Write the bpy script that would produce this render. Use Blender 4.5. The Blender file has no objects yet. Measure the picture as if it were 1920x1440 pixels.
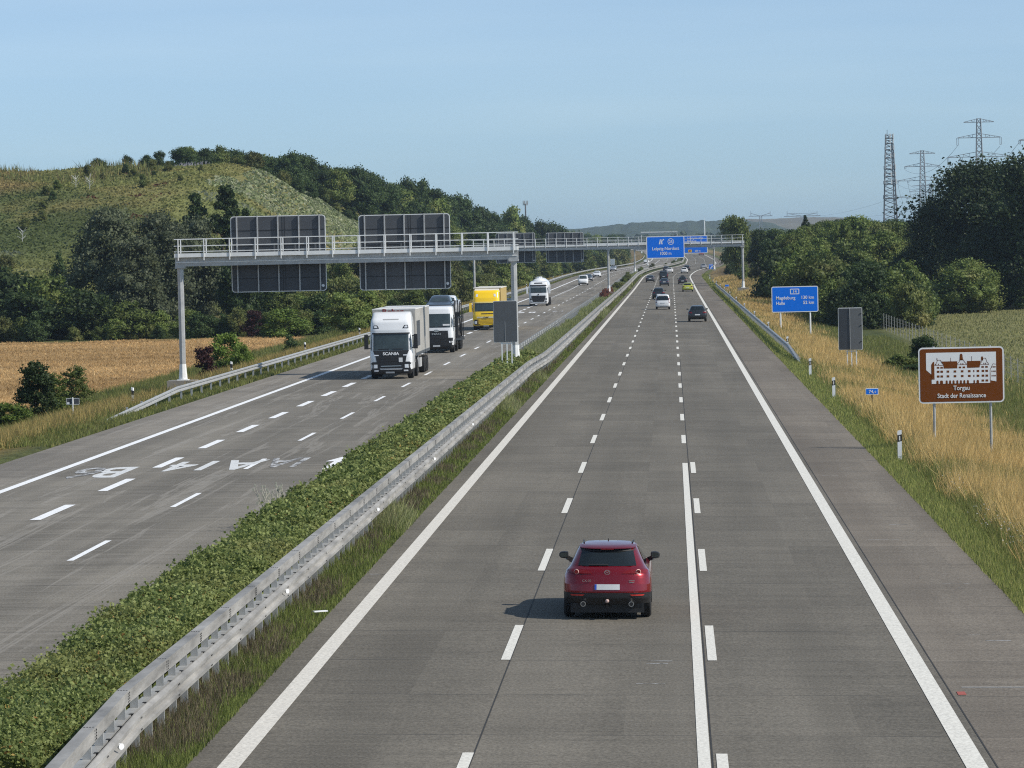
SKY_STRENGTH, SUN_STRENGTH, EXPOSURE, HAZE = .105, 4.1, 0.28, 7.5e-5; DENOISE = False
SKY_TINT = ((0, (.485, .75, 1.24)), (.075, (.695, .80, 1.05)), (.25, (1.15, 1.10, 1.02)), (1, (1.3, 1.22, 1.02)))
import bpy, bmesh, math, random
import numpy as np
from mathutils import Vector, Matrix
PI = math.pi
rng = np.random.default_rng(7)
random.seed(7)
scene = bpy.context.scene
COL = scene.collection
# ------------------------------------------------------------------ camera frame
F, CX, CY = 6656.0, 960.0, 720.0          # focal length in photo pixels (long lens)
CAM = Vector((.153, 0, 7.6))
d0 = Vector((1258-CX, CY-462, -F)).normalized()
r_ = math.radians(1.15)
zz = Vector((-math.sin(r_), math.cos(r_), 0)); zz = (zz - zz.dot(d0)*d0).normalized()
xx = d0.cross(zz)
MW2C = Matrix((xx, d0, zz)).transposed()   # world -> camera
MC2W = MW2C.transposed()
def at(px, py, Y):
    """world point seen at photo pixel (px,py) at road distance Y"""
    d = MC2W @ Vector((px-CX, CY-py, -F))
    return CAM + d*(Y/d.y)
def proj(p):
    c = MW2C @ (Vector(p)-CAM)
    return CX-F*c.x/c.z, CY+F*c.y/c.z
def ss(a, b, x):
    t = np.clip((np.asarray(x, float)-a)/(b-a), 0, 1); return t*t*(3-2*t)
# ------------------------------------------------------------------ road alignment
YT = np.arange(0, 14001, 5.0)
def smooth_tab(ys, vs, w):
    t = np.interp(YT, ys, vs); n = int(w/5); k = np.hanning(2*n+3); k /= k.sum()
    return np.convolve(np.pad(t, n+1, mode='edge'), k, mode='valid')
CT = smooth_tab([0,840,900,990,1060,1150,1300,1500,1750,2100,2600,3500,14000],[0,0,.7,2.6,5.3,8.8,12.1,13.5,12.8,8,-8,-50,-400],45)
ET = smooth_tab([0,620,850,990,1100,1300,1500,1750,2200,3000,14000],[0,0,.4,.75,.95,1.05,1.8,2.9,5.0,7,7],60)
def cc(y): return np.interp(y, YT, CT)
def ee(y): return np.interp(y, YT, ET)
def cross(s):   # superelevated cross-section of the carriageways
    return np.interp(s, [-60,-24.4,-11,-10,-7,7.4,60],[.2,.2,.2,.2,.14,-.148,-.148])
def gz(x, y):
    """ground height"""
    x = np.asarray(x, float); y = np.asarray(y, float)
    s = x-cc(y)
    z = cross(s)+ee(y)
    z = z-.12*ss(-24.4,-24.6,s)*0
    # right verge and fields
    low = np.interp(s,[7.3,8.6,9.6,12.4,16,24,60,200],[0,.02,-.08,-.72,-1.15,-1.35,-1.2,-1.0])
    flat = np.interp(s,[7.3,9,11,14],[0,.15,.6,.7])
    w = ss(430,560,y)
    z = z+np.where(s>7.3, low*(1-w)+flat*w, 0)
    bank = 5.5*ss(440,640,y)*(1-ss(1000,1500,y))
    z = z+bank*ss(11.5,26,s)
    # left verge, field and the overgrown mound
    lf = np.interp(-s,[24.4,26.5,31,37,60,300],[0,-.05,-1.0,-1.5,-1.6,-1.8])
    z = z+np.where(s<-24.4, lf, 0)
    A = np.interp(y,[440,500,560,600,640,670,700,800,900,1100,1400,1700],[0,8,20,25.2,23.0,21.6,20.4,19.2,17.5,12.5,4,0])
    hill = A*ss(33,77,-s)
    hill = hill*(1+.02*np.sin(x*.09+1)+.02*np.sin(y*.06)+.015*np.sin(x*.21+y*.13))
    z = z+hill
    return z
def gnd(x, y): return float(gz(x, y))
def onroad(px, Y):
    """point of the ground at road distance Y in pixel column px"""
    x = (px-1258)/F*Y+.15
    for _ in range(3):
        z = gnd(x, Y); q = proj((x, Y, z)); x += (px-q[0])/F*Y
    return Vector((x, Y, z))
# ------------------------------------------------------------------ materials
MATS = {}
def ntree(name):
    m = bpy.data.materials.new(name); m.use_nodes = True
    nt = m.node_tree; nt.nodes.clear(); MATS[name] = m
    out = nt.nodes.new('ShaderNodeOutputMaterial')
    return m, nt, out
def N(nt, typ, **kw):
    n = nt.nodes.new(typ)
    for k, v in kw.items():
        if k in n.inputs: n.inputs[k].default_value = v
        else: setattr(n, k, v)
    return n
def L(nt, a, b): nt.links.new(a, b)
def noise(nt, scale=(1,1,1), nscale=1.0, detail=4, rough=.6, coord='Position'):
    g = N(nt, 'ShaderNodeNewGeometry') if coord == 'Position' else N(nt, 'ShaderNodeTexCoord')
    mp = N(nt, 'ShaderNodeMapping'); mp.inputs['Scale'].default_value = scale
    L(nt, g.outputs[coord], mp.inputs['Vector'])
    t = N(nt, 'ShaderNodeTexNoise'); t.inputs['Scale'].default_value = nscale
    t.inputs['Detail'].default_value = detail; t.inputs['Roughness'].default_value = rough
    L(nt, mp.outputs[0], t.inputs['Vector'])
    return t.outputs['Fac']
def ramp(nt, fac, stops):
    r = N(nt, 'ShaderNodeValToRGB'); e = r.color_ramp.elements
    while len(e) < len(stops): e.new(.5)
    for el, (p, c) in zip(e, stops):
        el.position = p; el.color = (c[0], c[1], c[2], 1) if hasattr(c, '__len__') else (c, c, c, 1)
    L(nt, fac, r.inputs['Fac']); return r.outputs['Color']
def mixc(nt, fac, a, b, mode='MIX'):
    n = N(nt, 'ShaderNodeMix'); n.data_type = 'RGBA'; n.blend_type = mode
    for v, sock in ((fac, n.inputs[0]), (a, n.inputs[6]), (b, n.inputs[7])):
        if hasattr(v, 'is_output'): L(nt, v, sock)
        elif isinstance(v, (int, float)): sock.default_value = v
        else: sock.default_value = (v[0], v[1], v[2], 1)
    return n.outputs[2]
def bsdf(nt, out, col, rough=.6, metal=0, spec=.5, coat=0, bump=None):
    b = N(nt, 'ShaderNodeBsdfPrincipled')
    if hasattr(col, 'is_output'): L(nt, col, b.inputs['Base Color'])
    else: b.inputs['Base Color'].default_value = (*col, 1)
    if hasattr(rough, 'is_output'): L(nt, rough, b.inputs['Roughness'])
    else: b.inputs['Roughness'].default_value = rough
    b.inputs['Metallic'].default_value = metal
    b.inputs['Specular IOR Level'].default_value = spec
    b.inputs['Coat Weight'].default_value = coat
    b.inputs['Coat Roughness'].default_value = .04
    if bump:
        bn = N(nt, 'ShaderNodeBump'); bn.inputs['Strength'].default_value = bump[1]; bn.inputs['Distance'].default_value = bump[2]
        L(nt, bump[0], bn.inputs['Height']); L(nt, bn.outputs[0], b.inputs['Normal'])
    L(nt, b.outputs[0], out.inputs['Surface'])
    return b
def mat(name, col, rough=.6, metal=0, spec=.5, coat=0, var=.12, vs=3.0, stretch=(1,1,1)):
    """paint, metal or plastic with faint dirt variation"""
    if name in MATS: return MATS[name]
    m, nt, out = ntree(name)
    f = noise(nt, stretch, vs, 5, .65, 'Object')
    c = mixc(nt, 1.0, col, ramp(nt, f, [(.3, 1-var), (.7, 1.0)]), 'MULTIPLY')
    bsdf(nt, out, c, rough, metal, spec, coat)
    return m
def leafmat(name, c1, c2, c3=None, trans=.3, objvar=.35):
    """leaves: each leaf and each plant a slightly different green"""
    m, nt, out = ntree(name)
    g = N(nt, 'ShaderNodeNewGeometry'); oi = N(nt, 'ShaderNodeObjectInfo')
    c = mixc(nt, g.outputs['Random Per Island'], c1, c2)
    if c3:
        f = noise(nt, (1,1,1), .35, 2, .5, 'Object')
        c = mixc(nt, ramp(nt, f, [(.5, 0.0), (.68, .8)]), c, c3)
    mr = N(nt, 'ShaderNodeMapRange'); mr.inputs['To Min'].default_value = 1-objvar; mr.inputs['To Max'].default_value = 1+objvar
    L(nt, oi.outputs['Random'], mr.inputs['Value'])
    hs = N(nt, 'ShaderNodeHueSaturation'); L(nt, c, hs.inputs['Color']); L(nt, mr.outputs[0], hs.inputs['Value'])
    c = hs.outputs['Color']
    b = bsdf(nt, out, c, .6, 0, .25)
    t = N(nt, 'ShaderNodeBsdfTranslucent'); L(nt, c, t.inputs['Color'])
    mx = N(nt, 'ShaderNodeMixShader'); mx.inputs[0].default_value = trans
    L(nt, b.outputs[0], mx.inputs[1]); L(nt, t.outputs[0], mx.inputs[2]); L(nt, mx.outputs[0], out.inputs['Surface'])
    return m
def attrmat(name, rough=.9, trans=0.0, nz=None, bump=None):
    """colour from the mesh's ground-cover attribute, broken up by noise"""
    m, nt, out = ntree(name)
    a = N(nt, 'ShaderNodeVertexColor'); a.layer_name = 'Col'
    c = a.outputs['Color']
    if nz:
        for sc, st, lo in nz:
            c = mixc(nt, 1.0, c, ramp(nt, noise(nt, st, sc, 5, .65), [(.3, lo), (.72, 1.12)]), 'MULTIPLY')
    b = bsdf(nt, out, c, rough, 0, .15)
    if bump:
        bn = N(nt, 'ShaderNodeBump'); bn.inputs['Strength'].default_value = bump[0]; bn.inputs['Distance'].default_value = bump[1]
        L(nt, noise(nt, (1,1,1), bump[2], 4, .6), bn.inputs['Height']); L(nt, bn.outputs[0], b.inputs['Normal'])
    if trans:
        t = N(nt, 'ShaderNodeBsdfTranslucent'); L(nt, c, t.inputs['Color'])
        mx = N(nt, 'ShaderNodeMixShader'); mx.inputs[0].default_value = trans
        L(nt, b.outputs[0], mx.inputs[1]); L(nt, t.outputs[0], mx.inputs[2]); L(nt, mx.outputs[0], out.inputs['Surface'])
    return m
GALV = mat('galvanised_steel', (.50,.505,.50), .5, .4, var=.3, vs=2.5)
GALVW = mat('weathered_rail_steel', (.41,.395,.37), .65, .2, var=.6, vs=1.3, stretch=(1,.35,2.5))
LIGHTM = mat('pale_aluminium', (.78,.79,.78), .5, .05, var=.15)
SIGNBACK = mat('sign_back_grey', (.062,.068,.078), .6, 0, var=.22, vs=1.2)
SIGNBACK2 = mat('sign_back_pale', (.085,.092,.1), .5, 0, var=.2, vs=1.2)
WHITE = mat('white_sheeting', (.8,.81,.82), .5, var=.06)
BLUE = mat('blue_sheeting', (.0,.165,.78), .6, 0, .2, var=.06)
BROWN = mat('brown_sheeting', (.165,.045,.004), .6, 0, .2, var=.08)
BLACK = mat('black_plastic', (.012,.012,.013), .55)
DARKTRIM = mat('dark_trim', (.015,.015,.017), .5, var=.3)
RUBBER = mat('tyre_rubber', (.016,.016,.017), .85)
RIM = mat('wheel_rim', (.35,.35,.36), .35, .7)
GLASS = mat('tinted_glass', (.012,.016,.018), .05, 0, .6, var=.2)
TGLASS = mat('windscreen_glass', (.045,.062,.062), .06, 0, .7, var=.6, vs=1.5)
LAMP = mat('lamp_lens', (.75,.77,.8), .12, .1)
TAIL = mat('red_tail_lens', (.16,.008,.010), .15)
PLATE = mat('plate_white', (.62,.63,.64), .5)
CHROME = mat('bright_metal', (.62,.62,.62), .2, .9)
CONC = mat('cast_concrete', (.3,.28,.25), .9, var=.35, vs=4)
WOOD = mat('bark', (.07,.055,.04), .95, var=.4, vs=6)
# ------------------------------------------------------------------ mesh building
class MB:
    def __init__(self): self.v = []; self.f = []; self.m = []
    def face(self, pts, m=0):
        b = len(self.v); self.v += [tuple(p) for p in pts]; self.f.append(tuple(range(b, b+len(pts)))); self.m.append(m)
    def box(self, c, s, m=0, rz=0, top=None):
        cx, cy, cz = c; sx, sy, sz = s[0]/2, s[1]/2, s[2]/2; b = len(self.v)
        t = top or (1, 1); ca, sa = math.cos(rz), math.sin(rz)
        for dz, k in ((-sz, (1, 1)), (sz, t)):
            for dx, dy in ((-1,-1),(1,-1),(1,1),(-1,1)):
                x, y = dx*sx*k[0], dy*sy*k[1]
                self.v.append((cx+x*ca-y*sa, cy+x*sa+y*ca, cz+dz))
        for q in ((3,2,1,0),(4,5,6,7),(0,1,5,4),(1,2,6,5),(2,3,7,6),(3,0,4,7)):
            self.f.append(tuple(b+i for i in q)); self.m.append(m)
        return self
    def bar(self, p, q, w, h=None, m=0):
        """square bar between two points"""
        p, q = Vector(p), Vector(q); h = h or w; d = (q-p).normalized()
        u = d.cross(Vector((0,0,1)))
        u = Vector((1,0,0)) if u.length < 1e-4 else u.normalized()
        n = u.cross(d); b = len(self.v)
        for e in (p, q):
            for a, c in ((-1,-1),(1,-1),(1,1),(-1,1)): self.v.append(tuple(e+u*a*w/2+n*c*h/2))
        for k in ((0,1,2,3),(7,6,5,4),(0,4,5,1),(1,5,6,2),(2,6,7,3),(3,7,4,0)):
            self.f.append(tuple(b+i for i in k)); self.m.append(m)
        return self
    def tube(self, p, q, r0, r1=None, n=10, m=0, caps=True):
        p, q = Vector(p), Vector(q); r1 = r0 if r1 is None else r1; d = (q-p).normalized()
        u = d.cross(Vector((0,0,1))); u = Vector((1,0,0)) if u.length < 1e-4 else u.normalized()
        w = u.cross(d); b = len(self.v)
        for e, r in ((p, r0), (q, r1)):
            for i in range(n):
                a = 2*PI*i/n; self.v.append(tuple(e+u*math.cos(a)*r+w*math.sin(a)*r))
        for i in range(n):
            j = (i+1) % n; self.f.append((b+i, b+n+i, b+n+j, b+j)); self.m.append(m)
        if caps:
            self.f.append(tuple(b+i for i in range(n))); self.m.append(m)
            self.f.append(tuple(b+n+i for i in reversed(range(n)))); self.m.append(m)
        return self
    def grid(self, P, m=0, closed=False):
        r, c = len(P), len(P[0]); b = len(self.v)
        for row in P: self.v += [tuple(p) for p in row]
        for i in range(r-1):
            for j in range(c if closed else c-1):
                k = (j+1) % c
                self.f.append((b+i*c+j, b+i*c+k, b+(i+1)*c+k, b+(i+1)*c+j)); self.m.append(m)
        return b, c
    def prism(self, poly, y0, y1, m=0):
        """polygon in XZ pushed along Y"""
        n = len(poly); b = len(self.v)
        for y in (y0, y1): self.v += [(x, y, z) for x, z in poly]
        self.f.append(tuple(b+i for i in range(n))); self.m.append(m)
        self.f.append(tuple(b+n+i for i in reversed(range(n)))); self.m.append(m)
        for i in range(n):
            j = (i+1) % n; self.f.append((b+i, b+n+i, b+n+j, b+j)); self.m.append(m)
        return self
    def prism_yz(self, poly, x0, x1, m=0):
        n0 = len(self.v); self.prism([(a, c) for a, c in poly], x0, x1, m)
        for i in range(n0, len(self.v)):
            x, y, z = self.v[i]; self.v[i] = (y, x, z)
        return self
    def mesh(self, name, mats, smooth=None):
        me = bpy.data.meshes.new(name); me.from_pydata(self.v, [], self.f)
        for mm in (mats if isinstance(mats, (list, tuple)) else [mats]): me.materials.append(mm)
        me.polygons.foreach_set('material_index', self.m)
        bm = bmesh.new(); bm.from_mesh(me); bmesh.ops.remove_doubles(bm, verts=bm.verts, dist=1e-5)
        bmesh.ops.recalc_face_normals(bm, faces=bm.faces); bm.to_mesh(me); bm.free()
        if smooth:
            me.polygons.foreach_set('use_smooth', [True]*len(me.polygons)); me.set_sharp_from_angle(angle=math.radians(smooth))
        me.update(); return me
    def build(self, name, mats, parent=None, smooth=None, loc=None, rz=0):
        o = bpy.data.objects.new(name, self.mesh(name, mats, smooth)); COL.objects.link(o)
        if parent: o.parent = parent
        if loc is not None: o.location = loc
        if rz: o.rotation_euler.z = rz
        return o
def npmesh(name, verts, k, mats, cols=None, smooth=False):
    """mesh of faces with k corners each from a (n*k,3) array"""
    me = bpy.data.meshes.new(name); nv = len(verts); nf = nv//k
    me.vertices.add(nv); me.vertices.foreach_set('co', np.ascontiguousarray(verts, np.float32).ravel())
    me.loops.add(nv); me.loops.foreach_set('vertex_index', np.arange(nv, dtype=np.int32))
    me.polygons.add(nf); me.polygons.foreach_set('loop_start', np.arange(0, nv, k, dtype=np.int32))
    me.polygons.foreach_set('loop_total', np.full(nf, k, np.int32))
    if cols is not None:
        at_ = me.color_attributes.new('Col', 'FLOAT_COLOR', 'POINT')
        at_.data.foreach_set('color', np.c_[cols, np.ones(nv)].astype(np.float32).ravel())
    for mm in (mats if isinstance(mats, (list, tuple)) else [mats]): me.materials.append(mm)
    me.update(); me.validate(); return me
def link(name, me, parent=None, loc=None, rz=0):
    o = bpy.data.objects.new(name, me); COL.objects.link(o)
    if parent: o.parent = parent
    if loc is not None: o.location = loc
    if rz: o.rotation_euler.z = rz
    return o
def thing(name, label, cat, loc=(0,0,0), rz=0, group=None):
    o = bpy.data.objects.new(name, None); COL.objects.link(o); o.location = loc; o.rotation_euler = (0, 0, rz)
    o.empty_display_size = .2
    return tag(o, label, cat, group)
def tag(o, label=None, cat=None, group=None, kind=None):
    if label: o['label'] = label
    if cat: o['category'] = cat
    if group: o['group'] = group
    if kind: o['kind'] = kind
    return o
def copy_tree(o, parent=None):
    c = o.copy(); COL.objects.link(c); c.parent = parent
    for ch in list(o.children): copy_tree(ch, c)
    return c
def text(s, h, mt, parent, x, y, z, align='CENTER', wide=1.0, name='lettering', thick=.006, rot=(PI/2,0,0), bold=.0):
    cu = bpy.data.curves.new(name, 'FONT'); cu.body = s; cu.size = h*1.38; cu.align_x = align; cu.extrude = thick; cu.offset = bold*h
    cu.resolution_u = 3
    o = bpy.data.objects.new(name, cu); COL.objects.link(o)
    dg = bpy.context.evaluated_depsgraph_get(); dg.update()
    me = bpy.data.meshes.new_from_object(o.evaluated_get(dg)); bpy.data.objects.remove(o); bpy.data.curves.remove(cu)
    me.materials.clear(); me.materials.append(mt)
    t = link(name, me, parent, (x, y, z)); t.rotation_euler = rot; t.scale = (wide, 1, 1)
    return t
def rrect(w, h, r, n=4, cx=0, cz=0):
    p = []
    for ax, az, a0 in ((w/2-r, h/2-r, 0), (-w/2+r, h/2-r, PI/2), (-w/2+r, -h/2+r, PI), (w/2-r, -h/2+r, 1.5*PI)):
        for i in range(n+1):
            a = a0+PI/2*i/n; p.append((cx+ax+r*math.cos(a), cz+az+r*math.sin(a)))
    return p
# ================================================================== SKY, SUN, HAZE, CAMERA
SUN_EL, SUN_AZ = math.radians(40), math.radians(106)
sv = Vector((math.sin(SUN_AZ)*math.cos(SUN_EL), math.cos(SUN_AZ)*math.cos(SUN_EL), math.sin(SUN_EL)))
w = bpy.data.worlds.new('World'); scene.world = w; w.use_nodes = True
wn = w.node_tree; bg = wn.nodes['Background']
sky = wn.nodes.new('ShaderNodeTexSky'); sky.sky_type = 'NISHITA'; sky.sun_disc = False
sky.sun_elevation = SUN_EL; sky.sun_rotation = SUN_AZ; sky.altitude = 120; sky.air_density = 1.0; sky.dust_density = .35; sky.ozone_density = 2.2
tint = wn.nodes.new('ShaderNodeMix'); tint.data_type = 'RGBA'; tint.blend_type = 'MULTIPLY'; tint.inputs[0].default_value = 1; 
tc = wn.nodes.new('ShaderNodeTexCoord'); sp_ = wn.nodes.new('ShaderNodeSeparateXYZ'); wn.links.new(tc.outputs['Generated'], sp_.inputs[0])
rp_ = wn.nodes.new('ShaderNodeValToRGB'); rp_.color_ramp.elements.new(.2); rp_.color_ramp.elements.new(.5)
for el_, (p_, c_) in zip(rp_.color_ramp.elements, SKY_TINT): el_.position = p_; el_.color = (*c_, 1)
wn.links.new(sp_.outputs['Z'], rp_.inputs[0]); wn.links.new(rp_.outputs[0], tint.inputs[7])
mp_ = wn.nodes.new('ShaderNodeMapping'); mp_.inputs['Scale'].default_value = (5, 5, 55); wn.links.new(tc.outputs['Generated'], mp_.inputs[0])
nz_ = wn.nodes.new('ShaderNodeTexNoise'); nz_.inputs['Scale'].default_value = 1.3; nz_.inputs['Detail'].default_value = 5; wn.links.new(mp_.outputs[0], nz_.inputs[0])
cr_ = wn.nodes.new('ShaderNodeValToRGB'); cr_.color_ramp.elements[0].position = .42; cr_.color_ramp.elements[0].color = (1, 1, 1, 1); cr_.color_ramp.elements[1].position = .75; cr_.color_ramp.elements[1].color = (1.09, 1.05, 1.02, 1)
wn.links.new(nz_.outputs['Fac'], cr_.inputs[0])
th = wn.nodes.new('ShaderNodeMix'); th.data_type = 'RGBA'; th.blend_type = 'MULTIPLY'; th.inputs[0].default_value = 1   # thin high veil of cirrus
wn.links.new(sky.outputs[0], th.inputs[6]); wn.links.new(cr_.outputs[0], th.inputs[7]); wn.links.new(th.outputs[2], tint.inputs[6]); wn.links.new(tint.outputs[2], bg.inputs[0]); bg.inputs[1].default_value = SKY_STRENGTH
sl = bpy.data.lights.new('sun', 'SUN'); sl.energy = SUN_STRENGTH; sl.angle = math.radians(.6); sl.color = (1, .945, .85)
so = bpy.data.objects.new('sun', sl); COL.objects.link(so); so.rotation_euler = sv.to_track_quat('Z', 'Y').to_euler(); so.location = (60, 60, 90)
cam = bpy.data.cameras.new('camera'); co = bpy.data.objects.new('camera', cam); COL.objects.link(co)
cam.sensor_width = 36; cam.lens = F/1920*36; cam.clip_start = 1; cam.clip_end = 40000
co.matrix_world = Matrix.Translation(CAM) @ MC2W.to_4x4(); scene.camera = co
scene.view_settings.view_transform = 'Standard'; scene.view_settings.look = 'None'; scene.view_settings.exposure = EXPOSURE
scene.view_settings.gamma = 1
scene.cycles.use_denoising = DENOISE; scene.cycles.filter_width = 1.15; scene.cycles.max_bounces = 6; scene.cycles.transparent_max_bounces = 8
scene.cycles.volume_bounces = 0; scene.cycles.sample_clamp_indirect = 1.2; scene.cycles.sample_clamp_direct = 6
def haze():
    m, nt, out = ntree('haze_air')
    m.cycles.volume_sampling = 'DISTANCE'; m.cycles.homogeneous_volume = True
    v = N(nt, 'ShaderNodeVolumePrincipled'); v.inputs['Density'].default_value = HAZE
    v.inputs['Color'].default_value = (.66, .82, 1.0, 1); v.inputs['Anisotropy'].default_value = .25
    L(nt, v.outputs[0], out.inputs['Volume'])
    b = MB().box((0, 6500, 31.25), (13000, 14400, 69.5)); o = b.build('haze', m); tag(o, kind='stuff')
haze()
# ================================================================== GROUND
def vnoise(x, y, sc, seed=0):
    """cheap value noise for the ground cover"""
    x = np.asarray(x, float)/sc; y = np.asarray(y, float)/sc
    xi, yi = np.floor(x).astype(int), np.floor(y).astype(int); fx, fy = x-xi, y-yi
    fx, fy = fx*fx*(3-2*fx), fy*fy*(3-2*fy)
    def h(a, b):
        n = (a*374761393+b*668265263+seed*974711) & 0x7fffffff
        n = ((n ^ (n >> 13))*1274126177) & 0x7fffffff
        return ((n ^ (n >> 16)) & 0xffff)/65535.
    return (h(xi,yi)*(1-fx)+h(xi+1,yi)*fx)*(1-fy)+(h(xi,yi+1)*(1-fx)+h(xi+1,yi+1)*fx)*fy
def fbm(x, y, sc, seed=0):
    return sum(vnoise(x, y, sc/2**i, seed+i)*.5**i for i in range(4))/1.875
def lerp(a, b, t):
    t = np.asarray(t)[..., None]; return a*(1-t)+b*t
C = lambda *a: np.array(a, float)
def gcol(x, y):
    x = np.asarray(x, float); y = np.asarray(y, float); s = x-cc(y)
    n1, n2, n3 = fbm(x, y, 14, 1), fbm(x, y, 45, 5), fbm(x, y, 4, 9)
    c = np.broadcast_to(C(.07,.088,.027), x.shape+(3,)).copy()
    c = lerp(c, C(.115,.12,.042), ss(.4,.7,n1))
    c = lerp(c, C(.15,.165,.055), ss(6,7.5,s)*(1-ss(8.6,9.4,s)))
    # right: dry grass verge, pale meadow
    gold = ss(8.6,9.6,s)*(1-ss(12.5,17,s))*(s > 0)
    c = lerp(c, C(.30,.215,.095), gold*ss(.25,.5,n1+.15))
    c = lerp(c, C(.22,.215,.085), ss(20,24,s)*(1-ss(455,480,y)))
    # brown dry bank further on
    c = lerp(c, C(.15,.11,.055), ss(10,12,s)*(1-ss(24,34,s))*ss(470,520,y)*(1-ss(900,1100,y)))
    # left verge
    lv = ss(25.2,27,-s)*(1-ss(30,34,-s))
    c = lerp(c, C(.27,.19,.075), lv*ss(.3,.6,n1+.1))
    c = lerp(c, C(.10,.105,.035), ss(31,33,-s)*(1-ss(36,38,-s)))
    # ripe wheat
    edge = 386-ss(40,36,-s)*60+3*np.sin(x*.5)
    wh = ss(36.5,37.5,-s)*(1-ss(edge-2,edge+2,y))
    c = lerp(c, lerp(np.broadcast_to(C(.48,.31,.135), x.shape+(3,)), C(.37,.23,.095), ss(.35,.65,n3)), wh)
    # mound: rough grass with dry and pale patches
    hl = ss(40,50,-s)*ss(440,480,y)*(1-ss(1300,1500,y))
    hc = lerp(np.broadcast_to(C(.195,.205,.07), x.shape+(3,)), C(.13,.157,.052), ss(.42,.6,n2))
    hc = lerp(hc, C(.07,.098,.034), ss(.5,.62,fbm(x*.7+y*.3, y*.5, 60, 31))*.8); hc = lerp(hc, C(.24,.21,.08), ss(.5,.7,n1)*.7)
    hc = lerp(hc, C(.30,.215,.095), .75*ss(.60,.74,fbm(x*.6, y*.35, 22, 21)))
    c = lerp(c, hc, hl)
    return c
xs = np.unique(np.r_[[-4000,-2500,-1500,-900,-600,-400,-280,-220,-180], np.arange(-150,-40,4), np.arange(-40,-24,1.0), [-24.4,-24.2,-20,-15,-11.2,-11,-10,-9,-8,-7.2,-7,-3,0,3,7.2,7.4], np.arange(8,18,.8), np.arange(18,46,2.5), [50,58,70,90,120,170,240,340,500,800,1300,2000,3000,4000]])
ys = np.unique(np.r_[[-40,0,20,35], np.arange(45,300,3), np.arange(300,720,5), np.arange(720,1400,12), np.arange(1400,2400,40), np.arange(2400,5000,200), np.arange(5000,13501,700)])
SX, YY = np.meshgrid(xs, ys); XX = SX+cc(YY)
ZZ = gz(XX, YY)
under = ((SX > -24.5) & (SX < -10.9)) | ((SX > -7.15) & (SX < 7.35))
ZZ = ZZ-np.where(under, .12, 0)+np.where(~under & (np.abs(SX) < 300) & ((SX < -26) | (SX > 9)), .12*(fbm(XX, YY, 5, 3)-.5), 0)
nr, nc = XX.shape
idx = np.arange(nr*nc).reshape(nr, nc)
fq = np.stack([idx[:-1,:-1], idx[:-1,1:], idx[1:,1:], idx[1:,:-1]], -1).reshape(-1, 4)
me = bpy.data.meshes.new('ground'); me.from_pydata(np.c_[XX.ravel(), YY.ravel(), ZZ.ravel()].tolist(), [], fq.tolist())
ca = me.color_attributes.new('Col', 'FLOAT_COLOR', 'POINT')
ca.data.foreach_set('color', np.c_[gcol(XX, YY).reshape(-1, 3), np.ones(nr*nc)].astype(np.float32).ravel())
me.materials.append(attrmat('ground_cover', .95, 0, [(.6,(1,1,1),.62), (3.5,(1,1,1),.75), (.06,(1,.5,1),.8)], (.9,.35,1.5)))
me.polygons.foreach_set('use_smooth', [True]*len(me.polygons))
tag(link('ground', me), kind='structure')
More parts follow.
